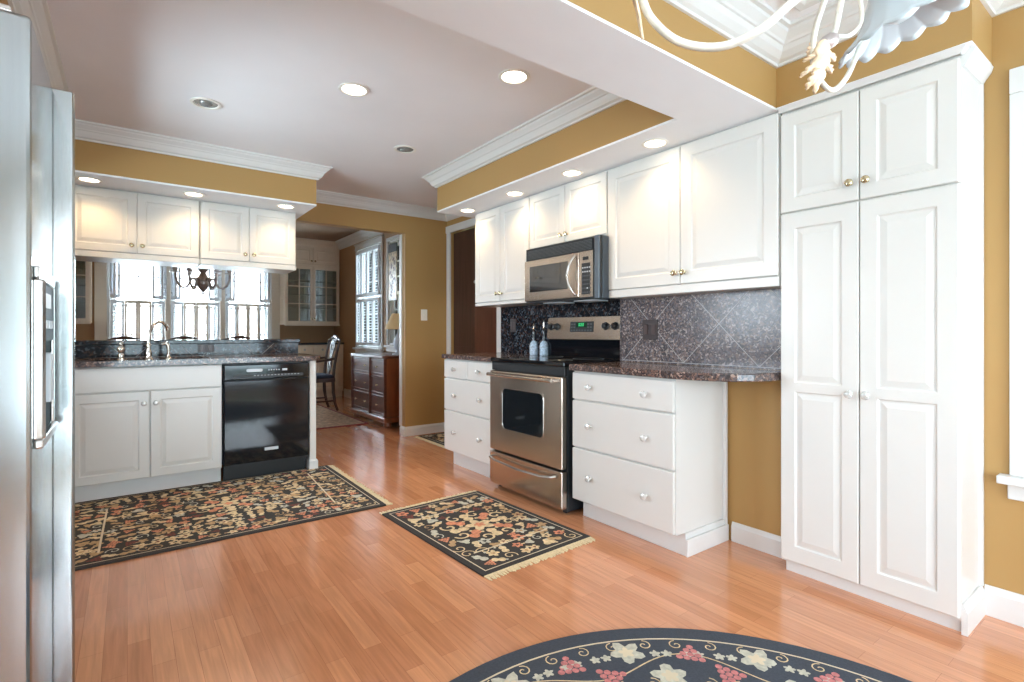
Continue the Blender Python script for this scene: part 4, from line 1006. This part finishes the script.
tag_ = MB().box(-0.01, 1.012, -0.03, 0.54, 0.897, 0.93).build('cabinet_top', GRAND, t, bevel=0.005)
for i in (0, 1):
    drawer(t, 0.01 + i * 0.495, 0.74, 0.485, 0.145, (0.14, 0.345), HUTCH); panel_door(t, 0.01 + i * 0.495, 0.115, 0.485, 0.61, 0.455 if i == 0 else 0.03, 0.5, 'brass', 0.055, m=HUTCH)

# table
t = thing('dining_table', 'dark wood dining table under the pewter chandelier', 'table', (0.72, 7.45, 0.010))
poly = [(math.copysign(abs(math.cos(2 * PI * k / 48)) ** 0.6, math.cos(2 * PI * k / 48)) * 0.98, math.copysign(abs(math.sin(2 * PI * k / 48)) ** 0.6, math.sin(2 * PI * k / 48)) * 0.52) for k in range(48)]
MB().prism(poly, 0.715, 0.745).build('table_top', CHAIRW, t, bevel=0.005)
MB().box(-0.7, 0.7, -0.36, 0.36, 0.64, 0.715).build('apron', CHAIRW, t)
for sx in (-0.5, 0.5):
    MB().lathe([(0.07, 0.16), (0.09, 0.22), (0.05, 0.32), (0.045, 0.5), (0.08, 0.6), (0.09, 0.64)], (sx, 0, 0), 16).build('pedestal', CHAIRW, t, smooth=True)
    for sy in (-1, 1):
        MB().tube([(sx, sy * 0.05, 0.24), (sx, sy * 0.18, 0.19), (sx, sy * 0.30, 0.07), (sx, sy * 0.38, 0.02)], [0.035, 0.032, 0.026, 0.02], 8).build('foot', CHAIRW, t, smooth=True)

def dining_chair(label, loc, rz, arms=False, group=None):
    """faces -y locally (sitter looks to -y); back at +y"""
    t = thing('dining_chair', label, 'chair', loc, rz, group)
    MB().box(-0.24, 0.24, -0.22, 0.22, 0.40, 0.455).build('seat_frame', CHAIRW, t, bevel=0.008)
    m = MB().box(-0.225, 0.225, -0.21, 0.20, 0.455, 0.50); m.build('seat_cushion', NAVY, t, bevel=0.02)
    for sx in (-1, 1):
        MB().tube([(sx * 0.215, -0.195, 0.40), (sx * 0.218, -0.20, 0.30), (sx * 0.222, -0.205, 0.12), (sx * 0.225, -0.21, 0.0)], [0.026, 0.024, 0.019, 0.017], 8).build('leg', CHAIRW, t, smooth=True)
        MB().tube([(sx * 0.20, 0.20, 0.42), (sx * 0.20, 0.205, 0.25), (sx * 0.20, 0.23, 0.10), (sx * 0.20, 0.265, 0.0)], [0.024, 0.023, 0.02, 0.018], 8).build('leg', CHAIRW, t, smooth=True)
        MB().tube([(sx * 0.20, 0.20, 0.40), (sx * 0.205, 0.215, 0.60), (sx * 0.215, 0.245, 0.80), (sx * 0.225, 0.285, 0.97)], [0.022, 0.02, 0.018, 0.018], 8).build('back_post', CHAIRW, t, smooth=True)
    pts = [(-0.24, 0.285, 0.965), (-0.16, 0.287, 0.985), (-0.07, 0.29, 1.01), (0, 0.292, 1.02), (0.07, 0.29, 1.01), (0.16, 0.287, 0.985), (0.24, 0.285, 0.965)]
    MB().tube(pts, [0.014, 0.02, 0.024, 0.026, 0.024, 0.02, 0.014], 8).build('crest_rail', CHAIRW, t, smooth=True)
    # pierced splat from curved ribs
    for q in (-1, 0, 1):
        MB().tube([(q * 0.022, 0.20, 0.50), (q * 0.075, 0.215, 0.62), (q * 0.03, 0.235, 0.74), (q * 0.085, 0.26, 0.88), (q * 0.055, 0.285, 0.99)], 0.010, 6).build('splat_rib', CHAIRW, t, smooth=True)
    MB().bar((-0.222, -0.0, 0.14), (-0.222 + 0.015, 0.22, 0.14), 0.018, 0.022).bar((0.222, 0.0, 0.14), (0.207, 0.22, 0.14), 0.018, 0.022).bar((-0.222, -0.2, 0.14), (-0.222, 0.0, 0.14), 0.018, 0.022).bar((0.222, -0.2, 0.14), (0.222, 0, 0.14), 0.018, 0.022).bar((-0.222, 0.0, 0.14), (0.222, 0.0, 0.14), 0.018, 0.022).build('stretcher', CHAIRW, t)
    if arms:
        for sx in (-1, 1):
            MB().tube([(sx * 0.21, 0.23, 0.72), (sx * 0.245, 0.10, 0.705), (sx * 0.262, -0.03, 0.69), (sx * 0.265, -0.14, 0.70), (sx * 0.262, -0.155, 0.67), (sx * 0.245, -0.10, 0.57), (sx * 0.235, -0.09, 0.44)], [0.015, 0.017, 0.018, 0.02, 0.018, 0.016, 0.016], 8).build('arm', CHAIRW, t, smooth=True)
    return t
ac = dining_chair('dark carved armchair with navy seat at the end of the dining table', (2.08, 7.42, 0.020), -PI / 2, arms=True)
MB().lathe([(0.001, 0), (0.06, 0.004), (0.07, 0.012), (0.05, 0.018), (0.001, 0.02)], (0, 0, 0), 18).build('back_light_disc', BLUEW, ac, loc=(0, 0.262, 0.90), rot=(R(-80), 0, 0), smooth=True)  # pale disc standing in for light showing in the chair back
dining_chair('dark dining chair back above the ledge, nearest the refrigerator', (-0.02, 6.82, 0.020), PI)
dining_chair('dark dining chair back above the ledge, between faucet and dishwasher', (0.49, 6.82, 0.020), PI)
dining_chair('dark dining chair back above the ledge, nearest the carved armchair', (1.02, 6.82, 0.020), PI)

# dining chandelier
t = thing('chandelier', 'pewter dining chandelier with curved arms seen through the pass-through', 'chandelier', (0.73, 7.2, -0.055))
MB().lathe([(0.004, 1.60), (0.014, 1.62), (0.01, 1.64), (0.03, 1.66), (0.07, 1.72), (0.078, 1.77), (0.05, 1.83), (0.03, 1.87), (0.055, 1.90), (0.06, 1.92), (0.025, 1.95), (0.018, 2.05), (0.022, 2.07), (0.006, 2.09)], n=24).build('column', PEWTER, t, smooth=True)
MB().tube([(0, 0, 2.08), (0, 0, 2.71)], 0.006, 6).build('chain', PEWTER, t)
MB().lathe([(0.06, 2.735), (0.06, 2.72), (0.02, 2.705)], n=20).build('canopy', PEWTER, t)
for k in range(6):
    a = k * 2 * PI / 6 - 0.10; ca, sa = math.cos(a), math.sin(a)
    prof = [(0.06, 1.76), (0.09, 1.80), (0.115, 1.80), (0.13, 1.76), (0.16, 1.70), (0.205, 1.685), (0.25, 1.72), (0.275, 1.79), (0.28, 1.86)]
    ar = MB().tube([(r_ * ca, r_ * sa, z_) for r_, z_ in prof], 0.012, 8).build('arm', PEWTER, t, smooth=True)
    MB().lathe([(0.006, 1.855), (0.055, 1.865), (0.06, 1.872), (0.02, 1.88), (0.028, 1.90), (0.028, 1.94), (0.014, 1.945), (0.013, 1.97)], (0.28 * ca, 0.28 * sa, 0), 16).build('candle_cup', PEWTER, ar, smooth=True)
    MB().lathe([(0.011, 1.97), (0.016, 1.99), (0.013, 2.02), (0.003, 2.05)], (0.28 * ca, 0.28 * sa, 0), 12).build('bulb', emis('candle_bulb', (255, 226, 180), 4.0), ar, smooth=True)

# ------------------------------------------------------------------ breakfast chandelier (top of the picture)
def smooth_pts(P, n=6):
    out = []; P = [Vector(p) for p in P]
    for i in range(len(P) - 1):
        p0, p1, p2, p3 = P[max(i - 1, 0)], P[i], P[i + 1], P[min(i + 2, len(P) - 1)]
        for k in range(n):
            u = k / n
            out.append(0.5 * ((2 * p1) + (p2 - p0) * u + (2 * p0 - 5 * p1 + 4 * p2 - p3) * u * u + (3 * p1 - p0 - 3 * p2 + p3) * u ** 3))
    out.append(P[-1]); return out
HX, HY_ = 0.804, 0.20
t = thing('breakfast_chandelier', 'cream painted iron chandelier with leaf scrolls and a frosted glass shade', 'chandelier', (0, 0, 0))
MB().lathe([(0.004, 1.60), (0.02, 1.615), (0.012, 1.63), (0.03, 1.65), (0.038, 1.68), (0.018, 1.72), (0.014, 1.85), (0.03, 1.88), (0.012, 1.92), (0.008, 2.0)], (HX, HY_, 0), 20).build('column', CREAMI, t, smooth=True)
MB().tube([(HX, HY_, 1.99), (HX, HY_, 2.43)], 0.006, 6).build('chain', CREAMI, t)
MB().lathe([(0.065, 2.44), (0.065, 2.425), (0.02, 2.40)], (HX, HY_, 0), 20).build('canopy', CREAMI, t)
def acanthus(parent, base, tip, side, w=0.03):
    """curled leaf: ribbed blade with lobed edges from base to tip"""
    base, tip, side = Vector(base), Vector(tip), Vector(side).normalized(); ax = tip - base; nrm = ax.cross(side).normalized()
    vs = []; fs = []; n = 14; k = 7
    for i in range(n + 1):
        u = i / n; wd = w * (math.sin(PI * min(1, u * 0.9 + 0.1)) ** 0.6) * (0.58 + 0.42 * abs(math.sin(u * PI * 3.5))) * (1 - 0.2 * u)
        c = base + ax * u + nrm * 0.25 * w * math.sin(PI * u * 1.2)
        for j in range(k):
            q = -1 + 2 * j / (k - 1)
            vs.append(tuple(c + side * wd * q + nrm * (0.28 * w * (1 - q * q) + 0.05 * w * (j % 2))))
    for i in range(n):
        for j in range(k - 1): fs.append((i * k + j, i * k + j + 1, (i + 1) * k + j + 1, (i + 1) * k + j))
    o = MB().add(vs, fs).build('leaf', LEAFP, parent, smooth=True)
    s = o.modifiers.new('thick', 'SOLIDIFY'); s.thickness = 0.002
    return o
def shade_bell(parent, c, axis, r=0.09, h=0.075):
    """fluted bell with a scalloped rim; axis points out of the mouth"""
    m = MB(); n = 128; prof = [(0.022, 0.0), (0.030, 0.008), (0.040, 0.022), (0.052, 0.040), (0.068, 0.055), (0.085, 0.064), (r, 0.070)]
    vs = []; fs = []
    for i, (rr, zz) in enumerate(prof):
        f = (i / (len(prof) - 1)) ** 2
        for k in range(n):
            a = 2 * PI * k / n; s = math.cos(16 * a); q = rr * (1 + 0.035 * f * s)
            vs.append((q * math.cos(a), q * math.sin(a), (zz + 0.007 * f * abs(math.cos(8 * a)) )* h / 0.07))
    for i in range(len(prof) - 1):
        for k in range(n): fs.append((i * n + k, i * n + (k + 1) % n, (i + 1) * n + (k + 1) % n, (i + 1) * n + k))
    m.add(vs, fs)
    o = m.build('glass_shade', GLSH, parent, loc=c, smooth=True); s = o.modifiers.new('thick', 'SOLIDIFY'); s.thickness = 0.003
    o.rotation_mode = 'QUATERNION'; o.rotation_quaternion = Vector(axis).normalized().to_track_quat('Z', 'Y')
    MB().lathe([(0.012, 0.0), (0.012, 0.02), (0.022, 0.03), (0.030, 0.045), (0.028, 0.058), (0.012, 0.066)], n=18).build('bulb', GLSH, o, smooth=True)
    MB().lathe([(0.008, -0.045), (0.02, -0.035), (0.026, -0.012), (0.024, 0.002)], n=18).build('socket_cup', CREAMI, o, smooth=True)
    return o
# arm towards the range, sweeping over the picture
P1 = [(0.812, 0.205, 1.665), (0.789, 0.236, 1.625), (0.761, 0.283, 1.590), (0.723, 0.335, 1.548), (0.695, 0.368, 1.514), (0.67, 0.412, 1.502), (0.637, 0.455, 1.517), (0.617, 0.488, 1.558), (0.608, 0.501, 1.597), (0.600, 0.512, 1.645), (0.590, 0.525, 1.72), (0.575, 0.54, 1.80), (0.565, 0.555, 1.825)]
a1 = MB().tube(smooth_pts(P1), 0.0060, 10).build('arm', CREAMI, t, smooth=True)
acanthus(a1, (0.592, 0.515, 1.625), (0.607, 0.497, 1.530), (0.5, 0.6, 0.3), 0.012)
shade_bell(a1, (0.562, 0.560, 1.83), (-0.4, 0.45, -0.9), 0.09)
# arm with the acanthus scroll and the visible shade
P2 = [(0.812, 0.205, 1.700), (0.805, 0.26, 1.70), (0.808, 0.300, 1.655), (0.821, 0.338, 1.587), (0.829, 0.356, 1.547), (0.849, 0.366, 1.517), (0.879, 0.369, 1.499), (0.916, 0.366, 1.492), (0.957, 0.361, 1.522), (0.995, 0.358, 1.576), (1.024, 0.352, 1.64), (1.020, 0.335, 1.69), (1.012, 0.322, 1.705)]
a2 = MB().tube(smooth_pts(P2), 0.0042, 10).build('arm', CREAMI, t, smooth=True)
for b_, t_, w_ in (((0.845, 0.351, 1.542), (0.848, 0.363, 1.466), 0.0095), ((0.842, 0.353, 1.53), (0.834, 0.374, 1.515), 0.0065), ((0.842, 0.353, 1.515), (0.83, 0.377, 1.491), 0.007), ((0.84, 0.354, 1.5), (0.837, 0.371, 1.472), 0.007), ((0.845, 0.351, 1.527), (0.872, 0.346, 1.518), 0.0055), ((0.844, 0.351, 1.512), (0.869, 0.348, 1.497), 0.006), ((0.834, 0.359, 1.542), (0.84, 0.37, 1.525), 0.005)):
    acanthus(a2, b_, t_, (0.80, -0.60, 0.15), w_ * 1.75)
m = MB().tube(smooth_pts([(0.872, 0.350, 1.552), (0.885, 0.348, 1.575), (0.893, 0.345, 1.61), (0.905, 0.34, 1.66)]), 0.0045, 8)
m.tube(smooth_pts([(0.875, 0.345, 1.556), (0.902, 0.335, 1.562), (0.925, 0.328, 1.588), (0.925, 0.33, 1.625), (0.905, 0.335, 1.66)]), 0.0032, 8)
m.build('scroll', CREAMI, a2, smooth=True)
MB().lathe([(0.001, -0.016), (0.007, -0.014), (0.011, -0.004), (0.011, 0.006), (0.006, 0.014), (0.001, 0.016)], n=14).build('joint', PEWTER, a2, loc=(0.868, 0.352, 1.548), rot=(R(60), 0, R(40)), smooth=True)
shade_bell(a2, (1.014, 0.318, 1.680), (0.28, -0.21, -0.9), 0.100, 0.078)
# two more arms round the hub, above the picture
for aa in (215, 300):
    ca, sa = math.cos(R(aa)), math.sin(R(aa))
    ar = MB().tube(smooth_pts([(HX + r_ * ca, HY_ + r_ * sa, z_) for r_, z_ in ((0.01, 1.70), (0.05, 1.66), (0.12, 1.56), (0.2, 1.50), (0.27, 1.53), (0.32, 1.60), (0.33, 1.68))]), 0.006, 8).build('arm', CREAMI, t, smooth=True)
    shade_bell(ar, (HX + 0.34 * ca, HY_ + 0.34 * sa, 1.70), (0.3 * ca, 0.3 * sa, -0.9), 0.09)

# ------------------------------------------------------------------ groups of repeated things
GROUPS = {'recessed_light': 'recessed lights in ceiling and soffits', 'dining_chair': 'chairs round the dining table', 'wall_cabinet': 'white upper cabinets of the kitchen',
          'bottle': 'ceramic bottles beside the stove', 'area_rug': 'dark floral kitchen rugs', 'sink_basin': 'basins of the double sink', 'window_shutters': 'shutters on the dining windows',
          'outlet': 'dark outlet plates on the splashes', 'hutch': 'glazed wall hutches of the dining room', 'hedge': 'hedges outside'}
for o in C.objects:
    k = o.name.split('.')[0]
    if o.parent is None and k in GROUPS and 'label' in o: o['group'] = GROUPS[k]
